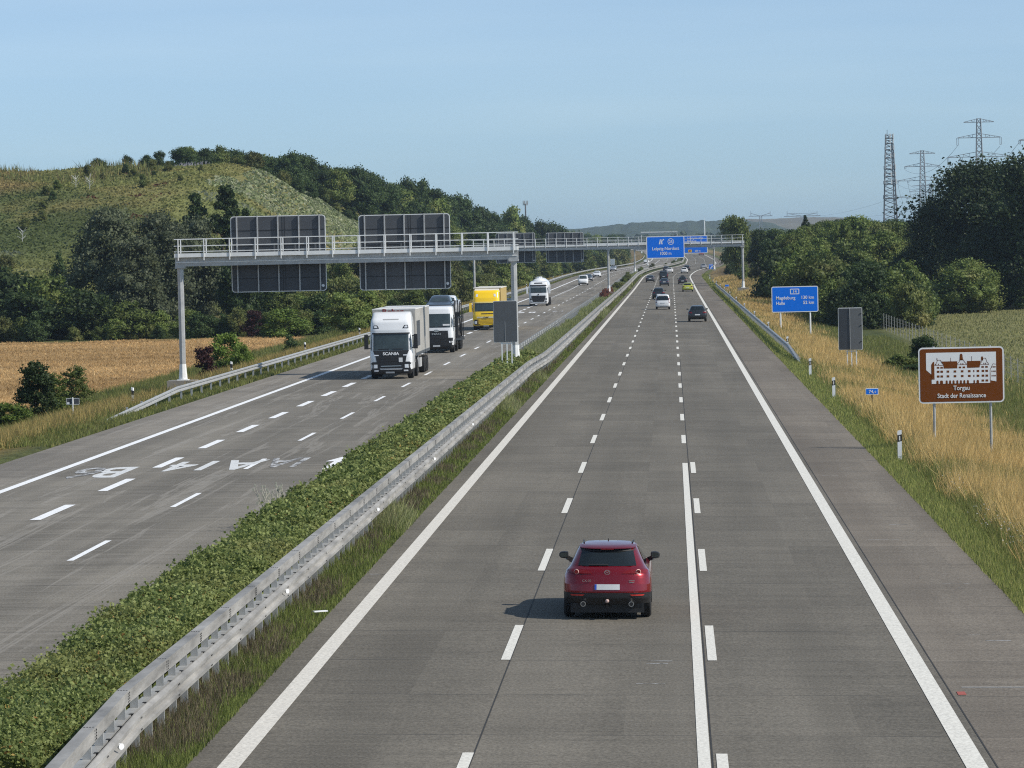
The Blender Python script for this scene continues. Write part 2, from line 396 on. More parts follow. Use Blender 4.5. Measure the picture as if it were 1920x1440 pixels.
# ------------------------------------------------------------------ carriageways
def roadmat(name, base, light, dark, seed, slab=True):
    m, nt, out = ntree(name)
    g = N(nt, 'ShaderNodeNewGeometry'); sp = N(nt, 'ShaderNodeSeparateXYZ'); L(nt, g.outputs['Position'], sp.inputs[0])
    c = mixc(nt, ramp(nt, noise(nt, (.55,.012,1), 1.0, 4, .6), [(.35,0.),(.62,.75)]), base, light)      # long wheel-track streaks
    c = mixc(nt, ramp(nt, noise(nt, (.10,.02,1), 1.0, 3, .5), [(.4,0.),(.7,.6)]), c, dark)
    c = mixc(nt, ramp(nt, noise(nt, (.2,4.2,1), 1.0, 6, .78), [(.46,0.),(.72,.6)]), c, light)      # brushed cross texture
    c = mixc(nt, ramp(nt, noise(nt, (.10,1.6,1), 1.3, 6, .78), [(.52,0.),(.74,.6)]), c, dark)
    c = mixc(nt, 1.0, c, ramp(nt, noise(nt, (1,.55,1), 20, 3, .75), [(.3,.62),(.7,1.34)]), 'MULTIPLY')   # aggregate
    c = mixc(nt, 1.0, c, ramp(nt, noise(nt, (1,1,1), .35, 4, .6), [(.3,.9),(.7,1.08)]), 'MULTIPLY')
    mp2 = N(nt, 'ShaderNodeMapping'); mp2.inputs['Scale'].default_value = (.27,.2,0); mp2.inputs['Location'].default_value = (.2,0,0); L(nt, g.outputs['Position'], mp2.inputs[0])
    fl = N(nt, 'ShaderNodeVectorMath'); fl.operation = 'FLOOR'; L(nt, mp2.outputs[0], fl.inputs[0])
    wn_ = N(nt, 'ShaderNodeTexWhiteNoise'); L(nt, fl.outputs[0], wn_.inputs['Vector'])
    c = mixc(nt, 1.0, c, ramp(nt, wn_.outputs['Value'], [(0.,.90),(1.,1.07)]), 'MULTIPLY')   # each slab its own tone
    if seed:   # pale diagonal scuffs drawn by tyres
        mp = N(nt, 'ShaderNodeMapping'); mp.inputs['Rotation'].default_value = (0, 0, .05); mp.inputs['Scale'].default_value = (1.15,.03,1)
        L(nt, g.outputs['Position'], mp.inputs[0])
        wv = N(nt, 'ShaderNodeTexNoise'); wv.inputs['Scale'].default_value = 1; wv.inputs['Detail'].default_value = 6; wv.inputs['Roughness'].default_value = .7
        wv.inputs['Distortion'].default_value = .6
        L(nt, mp.outputs[0], wv.inputs[0])
        c = mixc(nt, ramp(nt, wv.outputs['Fac'], [(.55,0.),(.60,.55),(.645,0.)]), c, (.29,.27,.24))
        c = mixc(nt, ramp(nt, noise(nt, (.10,1.9,1), 1.0, 6, .8), [(.50,0.),(.74,.6)]), c, (.25,.23,.205))
    if slab:   # transverse joints every 5 m
        md = N(nt, 'ShaderNodeMath'); md.operation = 'PINGPONG'; md.inputs[1].default_value = 2.5
        L(nt, sp.outputs['Y'], md.inputs[0])
        lt = N(nt, 'ShaderNodeMath'); lt.operation = 'LESS_THAN'; lt.inputs[1].default_value = .035
        L(nt, md.outputs[0], lt.inputs[0])
        ml = N(nt, 'ShaderNodeMath'); ml.operation = 'MULTIPLY'; L(nt, lt.outputs[0], ml.inputs[0])
        L(nt, ramp(nt, noise(nt, (.3,.2,1), 1, 2, .5), [(.38,.1),(.62,.75)]), ml.inputs[1])
        c = mixc(nt, ml.outputs[0], c, (.05,.048,.045))
    bsdf(nt, out, c, .85, 0, .2, 0, (noise(nt, (1,1,1), 30, 3, .7), .25, .01))
    return m
ROAD_R = roadmat('pavement_right', (.124,.112,.092), (.174,.157,.130), (.084,.077,.064), 0)
ROAD_L = roadmat('pavement_left', (.14,.127,.106), (.25,.228,.192), (.09,.082,.069), 1)
SHOULD = roadmat('pavement_shoulder', (.146,.124,.100), (.2,.176,.145), (.098,.084,.069), 0)
SHOULL = roadmat('pavement_shoulder_left', (.15,.135,.115), (.26,.235,.20), (.09,.082,.07), 1)
rows = np.unique(np.r_[np.arange(15,700,8), np.arange(700,1400,6), np.arange(1400,2600,25)])
def rz(s, y): return float(cross(s)+ee(y))
def ribbon(name, ss_, y0, y1, dz, m, kind='structure'):
    yy = np.unique(np.r_[y0, rows[(rows > y0) & (rows < y1)], y1]) if y1-y0 > 20 or y0 > 600 else np.array([y0, y1])
    b = MB(); b.grid([[(s+cc(y), y, rz(s, y)+dz) for s in ss_] for y in yy])
    o = b.build(name, m); tag(o, kind=kind); return o
def slabroad(name, ss_, y0, y1, m):
    """pavement with a real edge 12 cm deep"""
    yy = np.unique(np.r_[y0, rows[(rows > y0) & (rows < y1)], y1])
    b = MB(); P = []
    for y in yy:
        row = [(ss_[0]+cc(y), y, rz(ss_[0], y)-.3)]+[(s+cc(y), y, rz(s, y)) for s in ss_]+[(ss_[-1]+cc(y), y, rz(ss_[-1], y)-.3)]
        P.append(row)
    b.grid(P); o = b.build(name, m); tag(o, kind='structure'); return o
slabroad('road_right', [-7.1,-3,.6,4.755], 15, 2600, ROAD_R)
slabroad('hard_shoulder_right', [4.765,7.3], 15, 2600, SHOULD)
slabroad('road_left', [-21.9,-18,-14.7,-10.95], 15, 2600, ROAD_L); slabroad('hard_shoulder_left', [-24.4,-21.905], 15, 2600, SHOULL)
def paint(name, col, worn):
    m, nt, out = ntree(name)
    f = noise(nt, (1,.5,1), 2.2, 6, .75)
    c = mixc(nt, ramp(nt, f, [(worn-.06,1.), (worn+.06,0.)]) if worn else 0.0, col, (.15,.142,.132))
    c = mixc(nt, 1.0, c, ramp(nt, noise(nt, (1,1,1), 16, 5, .78), [(.34,.62),(.6,1.04)]), 'MULTIPLY')
    bsdf(nt, out, c, .7, 0, .3); return m
PAINT = paint('road_paint', (.70,.68,.62), .22)
PAINTL = paint('road_paint_fresh', (.86,.87,.88), .12)
PAINTC = paint('road_paint_cream', (.66,.63,.57), .22)
PAINTO = paint('road_paint_aged', (.66,.67,.67), .36)
WORN = paint('road_paint_worn', (.62,.63,.64), .52)
JOINT = mat('joint_seal', (.03,.029,.028), .9, var=.4)
MK = .009
def lane_lines(name, dashes, m):
    """one sheet for the dashes of one lane line"""
    b = MB()
    for s, wd, ya, yb in dashes:
        yy = [ya, yb]
        b.grid([[(s-wd/2+cc(y), y, rz(s-wd/2, y)+MK), (s+wd/2+cc(y), y, rz(s+wd/2, y)+MK)] for y in yy])
    o = b.build(name, m); tag(o, kind='structure')
ribbon('edge_line', [-6.62,-6.3], 15, 2600, MK, PAINTC)
ribbon('edge_line', [4.3,4.62], 15, 2600, MK, PAINT)
ribbon('edge_line', [-21.62,-21.32], 15, 2600, MK, PAINTL)
ribbon('edge_line', [-11.5,-11.3], 15, 2600, MK, PAINTL)
ribbon('lane_divider_line', [.40,.585], 15, 124.5, MK, PAINT)
ribbon('pavement_joint', [-2.962,-2.938], 15, 900, MK*.5, JOINT)
ribbon('pavement_joint', [.603,.628], 15, 240, MK*.5, JOINT)
ribbon('pavement_joint', [4.748,4.772], 15, 900, MK*.5, JOINT)
ds = lambda s, wd, p, per, ln, y1, y0=15: [(s, wd, p+per*k-ln/2, p+per*k+ln/2) for k in range(-6, 200) if p+per*k-ln/2 > y0 and p+per*k < y1]
lane_lines('lane_marking', ds(-3.04, .17, 68, 18, 6, 2300), PAINT)
lane_lines('lane_marking', ds(.76, .17, 68, 18, 6, 130)+ds(.5, .17, 68, 18, 6, 2300, 130), PAINT)
lane_lines('lane_marking', ds(-18.1, .32, 103.2, 12, 6, 1500), PAINTL)
lane_lines('lane_marking', ds(-14.75, .17, 89.4, 18, 6, 2000), PAINTL)
# road numbers painted on the left carriageway, read from the other direction
def roadtext(s_, x, y, h, wide, m):
    t = text(s_, 1.0, m, None, x, y, rz(x, y)+MK, 'CENTER', 1.0, 'road_lettering', .001, (0,0,PI), .03)
    t.scale = (wide, h, 1); tag(t, kind='structure')
roadtext('B', -19.28, 124.7, 5.8, 1.5, PAINTO)
roadtext('6', -20.25, 124.7, 5.8, 1.5, WORN)
roadtext('A', -15.2, 127.6, 5.6, 1.4, PAINTO)
roadtext('1', -16.4, 127.4, 5.4, 1.4, PAINTO)
roadtext('4', -17.3, 127.2, 5.4, 1.35, PAINTO)
roadtext('A', -13.9, 128.5, 5.6, 1.1, WORN); roadtext('1', -13.2, 128.5, 5.6, 1.1, WORN)
roadtext('6', -17.6, 420, 6, 1.2, PAINTL); roadtext('B', -16.3, 420, 6, 1.2, PAINTL); roadtext('14', -13.3, 424, 6, 1.2, WORN)
b = MB(); z0 = rz(-11.6, 127)+MK
b.face([(-12.0,121.5,z0),(-11.75,121.5,z0),(-11.75,126,z0),(-11.55,126,z0),(-11.9,129,z0),(-12.3,126,z0),(-12.0,126,z0)])
tag(b.build('road_arrow', PAINTL), kind='structure')
# scratches and a red survey dab on the near pavement
b = MB()
for x, y, l in ((5.2,57.6,1.2),(5.9,60.3,1.5),(6.3,68.5,.5),(6.0,69.5,.9),(5.6,73,1.1),(6.4,80,.6),(5.5,92,.8),(6.2,97,.5),(-.35,61.5,.5),(-.2,64.9,.45),(-.25,64.5,.4),(-6.8,82,.4),(5.4,118,.8),(5.7,150,.9)):
    z = rz(x, y)+MK; b.face([(x-l/2,y,z),(x+l/2,y,z-.02*l),(x+l/2,y+.05,z-.02*l),(x-l/2,y+.05,z)])
tag(b.build('pavement_scratches', WORN), kind='structure')
z = rz(4.86, 60.2)+MK
b = MB(); b.face([(4.86,60.1,z),(5.0,60.1,z),(5.0,60.55,z),(4.86,60.55,z)]); tag(b.build('survey_mark', mat('red_survey_paint', (.33,.08,.06), .8)), kind='structure')
z = rz(6.1, 61.2)
b = MB(); b.face([(5.0,61.15,rz(5.0,61.2)+MK),(7.2,61.22,rz(7.2,61.2)+MK),(7.2,61.28,rz(7.2,61.2)+MK),(5.0,61.2,rz(5.0,61.2)+MK)]); tag(b.build('survey_line', PAINTO), kind='structure')
# ================================================================== FAR HILLS
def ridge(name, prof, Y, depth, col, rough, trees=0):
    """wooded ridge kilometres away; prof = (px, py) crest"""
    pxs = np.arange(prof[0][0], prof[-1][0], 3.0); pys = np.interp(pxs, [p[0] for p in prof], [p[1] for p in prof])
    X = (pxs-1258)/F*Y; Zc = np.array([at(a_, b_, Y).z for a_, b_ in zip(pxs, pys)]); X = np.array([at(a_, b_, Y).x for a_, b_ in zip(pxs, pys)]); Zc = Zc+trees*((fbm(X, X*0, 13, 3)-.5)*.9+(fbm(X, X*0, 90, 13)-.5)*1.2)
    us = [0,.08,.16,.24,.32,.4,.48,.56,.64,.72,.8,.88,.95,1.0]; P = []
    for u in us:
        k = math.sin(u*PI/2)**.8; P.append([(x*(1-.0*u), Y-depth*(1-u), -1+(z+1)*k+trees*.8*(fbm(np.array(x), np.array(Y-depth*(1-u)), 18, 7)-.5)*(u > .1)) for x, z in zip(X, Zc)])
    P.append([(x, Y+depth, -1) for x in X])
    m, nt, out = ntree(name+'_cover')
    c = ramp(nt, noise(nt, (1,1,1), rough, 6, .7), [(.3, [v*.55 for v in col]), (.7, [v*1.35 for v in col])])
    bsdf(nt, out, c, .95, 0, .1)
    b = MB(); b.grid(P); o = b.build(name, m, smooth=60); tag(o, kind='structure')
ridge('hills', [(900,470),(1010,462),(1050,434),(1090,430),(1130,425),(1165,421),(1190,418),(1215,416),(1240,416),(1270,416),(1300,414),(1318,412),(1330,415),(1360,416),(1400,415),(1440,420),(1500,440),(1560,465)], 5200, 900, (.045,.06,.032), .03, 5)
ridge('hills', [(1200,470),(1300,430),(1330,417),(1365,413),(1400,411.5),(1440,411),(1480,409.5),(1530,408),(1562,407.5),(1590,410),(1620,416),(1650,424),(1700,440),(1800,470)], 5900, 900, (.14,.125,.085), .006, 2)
# ================================================================== PLANTS
def unit(n):
    v = rng.normal(size=(n, 3)); return v/np.linalg.norm(v, axis=1, keepdims=True)
def leafquads(c, size, out=None, bias=.6, asp=.62):
    """one small diamond-shaped spray of leaves per centre"""
    n = len(c); nr = unit(n)
    if out is not None: nr = nr+out*bias; nr /= np.linalg.norm(nr, axis=1, keepdims=True)
    t1 = np.cross(nr, unit(n)); t1 /= np.linalg.norm(t1, axis=1, keepdims=True)+1e-9
    t2 = np.cross(nr, t1); sz = np.asarray(size)[:, None]*.5
    a = t1*sz; b = t2*sz*asp; k = nr*sz*.25
    return np.stack([c+a, c+b+k, c-a, c-b+k], 1).reshape(-1, 3)
ICO = None
def ico(r, c, sq=(1,1,1), jit=.15):
    global ICO
    if ICO is None:
        bm = bmesh.new(); bmesh.ops.create_icosphere(bm, subdivisions=2, radius=1)
        ICO = np.array([[v.co[:] for v in f.verts] for f in bm.faces]); bm.free()
    t = ICO.reshape(-1, 3); h = np.sin(t[:, 0]*5+c[0]*3)*np.sin(t[:, 1]*4+c[1])*np.sin(t[:, 2]*6+c[2])
    return t*(1+jit*h)[:, None]*r*np.array(sq)+np.array(c)
def crown_mesh(name, H, W, base, nl, leaf, n_leaves, m, shape='round', gap=.78, spread=.19, core=True):
    if shape == 'sapling': spread = .4
    """crown from base to H, width W: leaf sprays round many boughs, plus dense inner foliage"""
    V = []; C_ = []; R_ = []
    hh = H-base
    for i in range(nl):
        u = (i+.5)/nl; t = rng.uniform(.02, 1.0); a = rng.uniform(0, 2*PI)+i*2.4
        z = base+hh*(.08+.84*t)
        if shape == 'round': env = math.sqrt(max(0, 1-((t-.42)/.62)**2))
        elif shape == 'column': env = .95*min(1, 3.2*(1-t)+.15)*min(1, .55+t*2)
        elif shape == 'shrub': env = math.sqrt(max(0.02, 1-(t*.98)**2))
        elif shape == 'sapling': env = math.sqrt(max(.04, 1-((t-.3)/.72)**2))*rng.uniform(.7, 1.1)
        else: env = 1
        rr = W/2*env*math.sqrt(rng.uniform(.1, 1))*.78
        C_.append((rr*math.cos(a), rr*math.sin(a), z)); R_.append(rng.uniform(.11, .22)*W*({'column':.62,'sapling':.5}.get(shape, 1))*(.6+.4*env))
    C_ = np.array(C_); R_ = np.array(R_)
    pick = rng.choice(len(C_), n_leaves, p=R_**2/np.sum(R_**2))
    d = unit(n_leaves); d[:, 2] = d[:, 2]*.85+.12
    rad = R_[pick]*(1+rng.normal(0, spread, n_leaves)*1.3-(rng.random(n_leaves) < .25)*.2)
    cen = C_[pick]+d*rad[:, None]*np.array([1, 1, .82])
    cen[:, 2] = np.maximum(cen[:, 2], base*.6+.05)
    q = leafquads(cen, leaf*rng.uniform(.6, 1.35, n_leaves), d, .8)
    me = npmesh(name, q, 4, m)
    if core:
        bm = bmesh.new(); bm.from_mesh(me)
        for c, r in zip(C_, R_):
            t = ico(r*gap, c, (1, 1, .8))
            vs = [bm.verts.new(p) for p in t]
            for i in range(0, len(vs), 3): bm.faces.new(vs[i:i+3])
        bm.to_mesh(me); bm.free()
    return me
def trunk_mesh(name, H, base, r, W, limbs=6):
    b = MB(); top = base+(H-base)*.55
    pts = [(0,0,-.4), (.02*H*rng.normal()*.3, 0, base*.6+.3), (.03*H*rng.normal(), .02*H*rng.normal(), top)]
    b.tube(pts[0], pts[1], r*1.35, r, 8); b.tube(pts[1], pts[2], r, r*.4, 8)
    for i in range(limbs):
        a = i*2.4+rng.uniform(0, 1); t = .1+.8*i/limbs; p = Vector(pts[1]).lerp(Vector(pts[2]), t)
        b.tube(p, p+Vector((math.cos(a)*W*.32, math.sin(a)*W*.32, (H-base)*(.12+.2*rng.random()))), r*.42, r*.1, 6)
    return b.mesh(name, WOOD, 40)
G_DARK = leafmat('leaves_dark', (.03,.056,.016), (.06,.092,.026), objvar=.3)
G_DEEP = leafmat('leaves_oak', (.018,.034,.012), (.044,.066,.022), trans=.25, objvar=.2)
G_MID = leafmat('leaves_mid', (.085,.125,.028), (.155,.195,.048), (.2,.2,.06))
G_FRESH = leafmat('leaves_fresh', (.075,.13,.02), (.14,.19,.035), objvar=.25)
G_OLIVE = leafmat('leaves_olive', (.08,.10,.026), (.14,.155,.046), (.2,.175,.06))
G_WILLOW = leafmat('leaves_willow', (.065,.082,.04), (.13,.15,.085), (.095,.11,.045), objvar=.2)
G_PURPLE = leafmat('leaves_purple', (.025,.008,.01), (.06,.022,.022), objvar=.15)
G_PALE = leafmat('leaves_pale', (.17,.2,.10), (.30,.32,.19), objvar=.2)
G_FAR = leafmat('leaves_far', (.03,.055,.02), (.06,.09,.03), objvar=.3)
# kind: list of (crown meshes, trunk mesh, nominal H, nominal W, tree?)
KIND = {}
def kind(key, n, H, W, base, nl, leaf, nleaf, m, shape, trunk=True, gap=.78):
    L_ = []
    for i in range(n):
        cm = crown_mesh('crown' if trunk else 'foliage', H, W, base, nl, leaf, nleaf, m, shape, gap)
        tm = trunk_mesh('trunk' if trunk else 'stem', H, max(base, .3), .022*H if trunk else .035, W)
        L_.append((cm, tm))
    vs = np.array([v.co[:] for v in L_[0][0].vertices]); H = float(np.percentile(vs[:, 2], 99.3)); W = float(np.percentile(np.abs(vs[:, :2]), 97.5)*2)
    KIND[key] = (L_, H, W, trunk)
kind('broad', 4, 10, 8.5, 1.2, 34, .46, 5600, G_DARK, 'round', True, .68)
kind('mid', 3, 9, 8, .9, 32, .44, 5200, G_MID, 'round', True, .68)
kind('oak', 3, 18, 16, 2.6, 66, .42, 24000, G_DEEP, 'round', True, .4)
kind('willow', 3, 13, 8.5, .2, 54, .34, 12000, G_WILLOW, 'round', True, .6)
kind('poplar', 2, 15, 4.6, .2, 130, .36, 11000, G_DARK, 'column', True, .6)
kind('shrub', 4, 4, 4.6, 0, 26, .27, 4200, G_MID, 'shrub', False, .66)
kind('shrubdark', 3, 4, 4.4, 0, 26, .27, 4200, G_DARK, 'shrub', False, .66)
kind('fresh', 2, 3.4, 3.6, 0, 24, .2, 4600, G_FRESH, 'shrub', False, .6)
kind('olive', 3, 4, 5, 0, 26, .27, 4200, G_OLIVE, 'shrub', False, .66)
kind('purple', 1, 2.6, 2, 0, 22, .13, 3000, G_PURPLE, 'shrub', False, .6)
kind('sapling', 3, 4, 2.9, .1, 60, .15, 5600, G_MID, 'sapling', False, .5)
kind('sapdark', 1, 4, 2.9, .1, 70, .17, 6800, G_DARK, 'sapling', False, .5)
kind('roundbush', 1, 7.5, 8.6, 0, 60, .3, 14000, G_MID, 'shrub', False, .7)
kind('pale', 2, 2.4, 3, 0, 14, .3, 1800, G_PALE, 'shrub', False)
def plant(k, x, y, H, W, label, cat, group=None, name=None, sink=.15):
    L_, h0, w0, tr = KIND[k]; cm, tm = L_[int(rng.integers(len(L_)))]
    nm = name or ('tree' if tr else 'shrub')
    t = thing(nm, label, cat, (x, y, gnd(x, y)-sink), rng.uniform(0, 2*PI), group)
    t.scale = (W/w0, W/w0*rng.uniform(.9, 1.1), H/h0)
    link('crown' if tr else 'foliage', cm, t); link('trunk' if tr else 'stem', tm, t)
    return t
def pplant(px, ytop, wpx, Y, k, label, cat, group=None, name=None, minh=1.0):
    p = onroad(px, Y); top = at(px, ytop, Y).z
    return plant(k, p.x, Y, max(minh, top-p.z), wpx*Y/F, label, cat, group, name)
# ------------------------------------------------------------------ singled-out plants, left
one = [
 (205,394,130,425,'willow','broad grey-green willow, left of the other willows at the wheat field edge','willow','willow_tree'),
 (300,402,120,418,'willow','grey-green willow in the middle of the willows behind the gantry post','willow','willow_tree'),
 (372,412,105,432,'willow','grey-green willow standing just in front of the dark poplars','willow','willow_tree'),
 (255,450,110,402,'willow','lower grey-green willow in front, nearest the wheat field','willow','willow_tree'),
 (372,364,52,450,'poplar','shorter dark poplar rising behind the willows','poplar','poplar_tree'),
 (430,350,64,450,'poplar','tallest dark column-shaped poplar, above the first gantry sign','poplar','poplar_tree'),
 (466,392,36,456,'poplar','thin dark poplar half hidden by the first gantry sign','poplar','poplar_tree'),
 (505,446,80,440,'broad','dark tree behind the left gantry sign','tree','broadleaf_tree'),
 (455,470,80,425,'broad','dark shaded tree below the poplars beside the gantry sign','tree','broadleaf_tree'),
 (20,500,130,412,'shrubdark','tall dark shrub at the left picture edge above the wheat','shrub','tall_shrub'),
 (95,520,120,404,'shrub','tall green shrub between the willows and the left picture edge','shrub','tall_shrub'),
 (50,552,110,396,'shrubdark','dark low shrub along the far edge of the wheat, leftmost','shrub','tall_shrub'),
 (165,545,100,396,'shrubdark','dark low shrub under the leftmost willow','shrub','tall_shrub'),
 (240,566,90,393,'shrub','green low shrub under the front willow','shrub','tall_shrub'),
 (112,474,32,470,'shrubdark','small round dark bush alone on the hill slope','bush','round_bush'),
 (320,322,30,640,'shrubdark','small dark bush below the trees on the hill top','bush','round_bush'),
 (430,318,22,660,'shrubdark','small dark upright bush on the hill beside the ridge wood','bush','round_bush'),
 (184,297,32,640,'broad','lone dark tree on the bare hill top','tree','hilltop_tree'),
 (240,291,22,640,'broad','small dark tree on the hill top left of the ridge wood','tree','hilltop_tree'),
 (277,288,26,640,'broad','dark tree on the hill top just before the ridge wood','tree','hilltop_tree'),
 (477,580,34,388,'purple','dark purple-brown shrub beyond the wheat below the gantry sign','shrub','purple_shrub'),
 (535,578,80,385,'fresh','bright green spreading shrub behind the tip of the wheat field','shrub','bright_shrub'),
 (597,552,66,395,'shrubdark','dark shrub under the gap between the two gantry signs','shrub','dark_shrub'),
 (648,548,80,372,'mid','bright mid-green bush left of the white lorry','bush','green_bush'),
 (690,545,70,385,'mid','mid-green bush right behind the white lorry','bush','green_bush'),
 (668,588,44,350,'shrub','low green bush behind the left guardrail beside the lorry','bush','green_bush'),
 (545,625,36,300,'shrubdark','low dark shrub at the tip of the wheat field','shrub','dark_shrub'),
 (385,647,42,238,'purple','dark red-leaved shrub beside the gantry footing','shrub','purple_shrub'),
 (428,624,74,252,'fresh','bright yellow-green shrub right of the red-leaved shrub','shrub','bright_shrub'),
 (455,645,40,246,'fresh','small fresh green shrub leaning out right of the bright shrub','shrub','bright_shrub'),
 (68,676,66,184,'sapdark','dark green bushy sapling in front of the wheat field','sapling','bushy_sapling'),
 (143,686,56,196,'sapling','mid-green sapling right of the dark one by the wheat','sapling','bushy_sapling'),
 (105,700,50,190,'sapling','low green sapling between the two taller saplings','sapling','bushy_sapling'),
 (18,752,84,174,'fresh','low green bush at the left picture edge','bush','green_bush'),
 # right
 (1836,312,235,470,'oak','huge dark oak filling the right picture edge','oak','oak_tree'),
 (1945,298,190,452,'oak','dark oak cut off by the right picture edge','oak','oak_tree'),
 (1768,372,120,486,'oak','smaller dark oak at the left side of the oak group','oak','oak_tree'),
 (1890,420,170,456,'oak','dark low-branched oak behind the round bush','oak','oak_tree'),
 (1815,488,126,440,'roundbush','big round green bush in front of the dark oaks','bush','round_bush'),
 (1750,555,70,445,'shrubdark','dark shrub left of the big round bush','shrub','dark_shrub'),
 (1730,624,52,262,'shrubdark','dark bush just above the brown sign','bush','dark_bush'),
 (1688,662,78,240,'shrub','green bush left of the brown sign','bush','green_bush'),
 (1722,684,70,236,'shrubdark','dark bush half hidden behind the brown sign','bush','dark_bush'),
 (1511,403,15,700,'poplar','slim dark tree sticking up from the right-hand wood','tree','slim_tree'),
 (1376,413,58,860,'mid','light green rounded tree above the right gantry post','tree','rounded_tree'),
]
for px, yt, wp, Y, k, lab, cat, nm in one: pplant(px, yt, wp, Y, k, lab, cat, None, nm)
# ------------------------------------------------------------------ woods
def skyline(pts): return lambda px: float(np.interp(px, [p[0] for p in pts], [p[1] for p in pts]))
sk_l = [(305,281),(340,277),(375,270),(410,273),(437,277),(462,287),(480,293),(500,292),(520,296),(535,290),(560,288),(575,292),(590,302),(606,318),(625,316),(640,313),(660,312),(690,322),(706,335),(722,341),(745,347),(765,338),(790,338),(812,352),(825,355),(840,372),(867,366),(890,384),(905,392),(930,397),(962,391),(985,412),(1020,409),(1045,420)]
SKL = skyline(sk_l)
for i, (px, yt) in enumerate(sk_l):
    Y = float(np.interp(px, [300,420,560,700,820,960,1045], [640,655,700,760,850,980,1100]))+rng.uniform(-15, 15)
    k = 'mid' if px in (410,520,625,962) else 'broad'
    pplant(px+rng.uniform(-5,5), yt+rng.uniform(-3,7), np.interp(px, [300,450,700,1050], [36,46,52,40])*rng.uniform(.8, 1.2), Y, k,
           'broadleaf tree on the skyline of the wooded hill ridge', 'tree', 'skyline trees on the hill ridge', 'ridge_tree')
def palebound(y): return np.interp(y, [560,600,650,700,750,800], [-74,-70,-66,-60,-53,-44])
def scatter(n, smin, smax, ymin, ymax, kinds, hr, lab, cat, group, name, sky_=None, reject=None, wr=(.75,1.05), sep=3.0):
    done = []; tries = 0
    while len(done) < n and tries < n*30:
        tries += 1
        y = rng.uniform(ymin, ymax); s = rng.uniform(smin, smax); x = s+float(cc(y)); h = rng.uniform(*hr)
        if reject and reject(s, y): continue
        if any((x-a)**2+((y-b_)/2.0)**2 < sep*sep for a, b_ in done): continue
        px, py = proj((x, y, gnd(x, y)+h))
        if px < -60 or px > 1990: continue
        if sky_:
            lim = sky_(px)
            if py < lim+3: h -= (lim+3-py)*y/F
            if h < hr[0]*.55: continue
        k = kinds[int(rng.integers(len(kinds)))]; _, h0, w0, _ = KIND[k]
        plant(k, x, y, h, h*w0/h0*rng.uniform(*wr), lab, cat, group, name); done.append((x, y))
    return len(done)
scatter(34, -100, -78, 635, 700, ['broad','mid','broad'], (3.2,5.4), 'broadleaf tree of the wood on the hill top', 'tree', 'trees of the wood on the hill top', 'hilltop_tree', SKL, lambda s, y: proj((s, y, 22))[0] < 300, sep=2.6)
scatter(120, -95, -42, 665, 1200, ['broad','broad','broad','mid'], (8,13), 'dark broadleaf tree in the wood on the hill slope', 'tree', 'trees of the wood on the hill slope', 'wood_tree', SKL, lambda s, y: s > palebound(y)-3 and y < 800, sep=5)
scatter(64, -46, -31.5, 392, 690, ['shrub','olive','olive','shrubdark','shrub'], (3,5.6), 'green scrub bush on the bank beside the left carriageway', 'bush', 'scrub bushes on the left bank', 'scrub_bush', None, lambda s, y: s < -37 and y < 400, sep=3.4)
scatter(46, -80, -38.5, 389, 399, ['shrub','shrubdark','olive'], (1.6,3.2), 'low bush along the far edge of the wheat field', 'bush', 'bushes along the far edge of the wheat', 'field_bush', None, None, sep=1.6)
scatter(16, -50, -38, 490, 570, ['shrub','olive','shrubdark'], (2.5,5), 'bush at the foot of the hill behind the gantry signs', 'bush', 'bushes at the foot of the hill', 'scrub_bush', None, None, sep=4)
scatter(80, -52, -29.5, 690, 1350, ['shrub','mid','broad','olive'], (3.5,7), 'tree or bush lining the far left carriageway', 'tree', 'trees lining the far left carriageway', 'roadside_tree', SKL, None, sep=4)
sk_f = [(980,412),(1020,407),(1052,426),(1080,431),(1112,426),(1147,424),(1181,421),(1215,430),(1260,437)]
SKF = skyline(sk_f)
scatter(80, -110, -34, 1300, 2300, ['broad','mid','broad'], (8,13), 'tree in the distant wood left of the motorway', 'tree', 'trees of the distant wood on the left', 'distant_tree', SKF, None, sep=6)
sk_r = [(1285,445),(1330,436),(1345,424),(1365,415),(1387,412),(1410,424),(1425,432),(1455,430),(1490,428),(1543,414),(1577,412),(1603,404),(1628,410),(1650,418),(1676,412),(1702,416),(1720,420),(1760,390)]
SKR = skyline(sk_r)
for px, yt, wp in ((1387,412,45),(1425,431,40),(1455,430,45),(1480,428,40),(1543,414,46),(1577,412,52),(1603,404,50),(1628,410,40),(1652,417,44),(1676,412,76),(1702,415,50),(1717,418,44)):
    pplant(px, yt, wp, rng.uniform(640, 760), 'broad' if px not in (1543,1387) else 'mid', 'tree along the top of the wood right of the motorway', 'tree', 'skyline trees of the right-hand wood', 'wood_tree')
def rej_r(s, y): return s < np.interp(y, [370,430,520,600,680], [17,15.5,15,16.5,19]) or (y < 480 and s > .0705*y)
scatter(120, 14, 62, 372, 690, ['shrub','mid','shrub','broad','olive','shrubdark'], (4,7.5), 'green tree or bush in the wood right of the motorway', 'tree', 'trees and bushes of the right-hand wood', 'wood_tree', SKR, rej_r, sep=3.2)
scatter(40, 17, 34, 368, 440, ['shrub','olive','shrub','shrubdark'], (3,5), 'bush along the front edge of the right-hand wood', 'bush', 'bushes at the front of the right-hand wood', 'edge_bush', None, lambda s, y: rej_r(s, y) or s > 31, sep=2.6)
scatter(22, 12.5, 22, 590, 900, ['olive','shrubdark','shrub'], (1.4,3.2), 'low bush on the dry bank behind the far gantry post', 'bush', 'bushes on the dry right bank', 'bank_bush', SKR, None, sep=3)
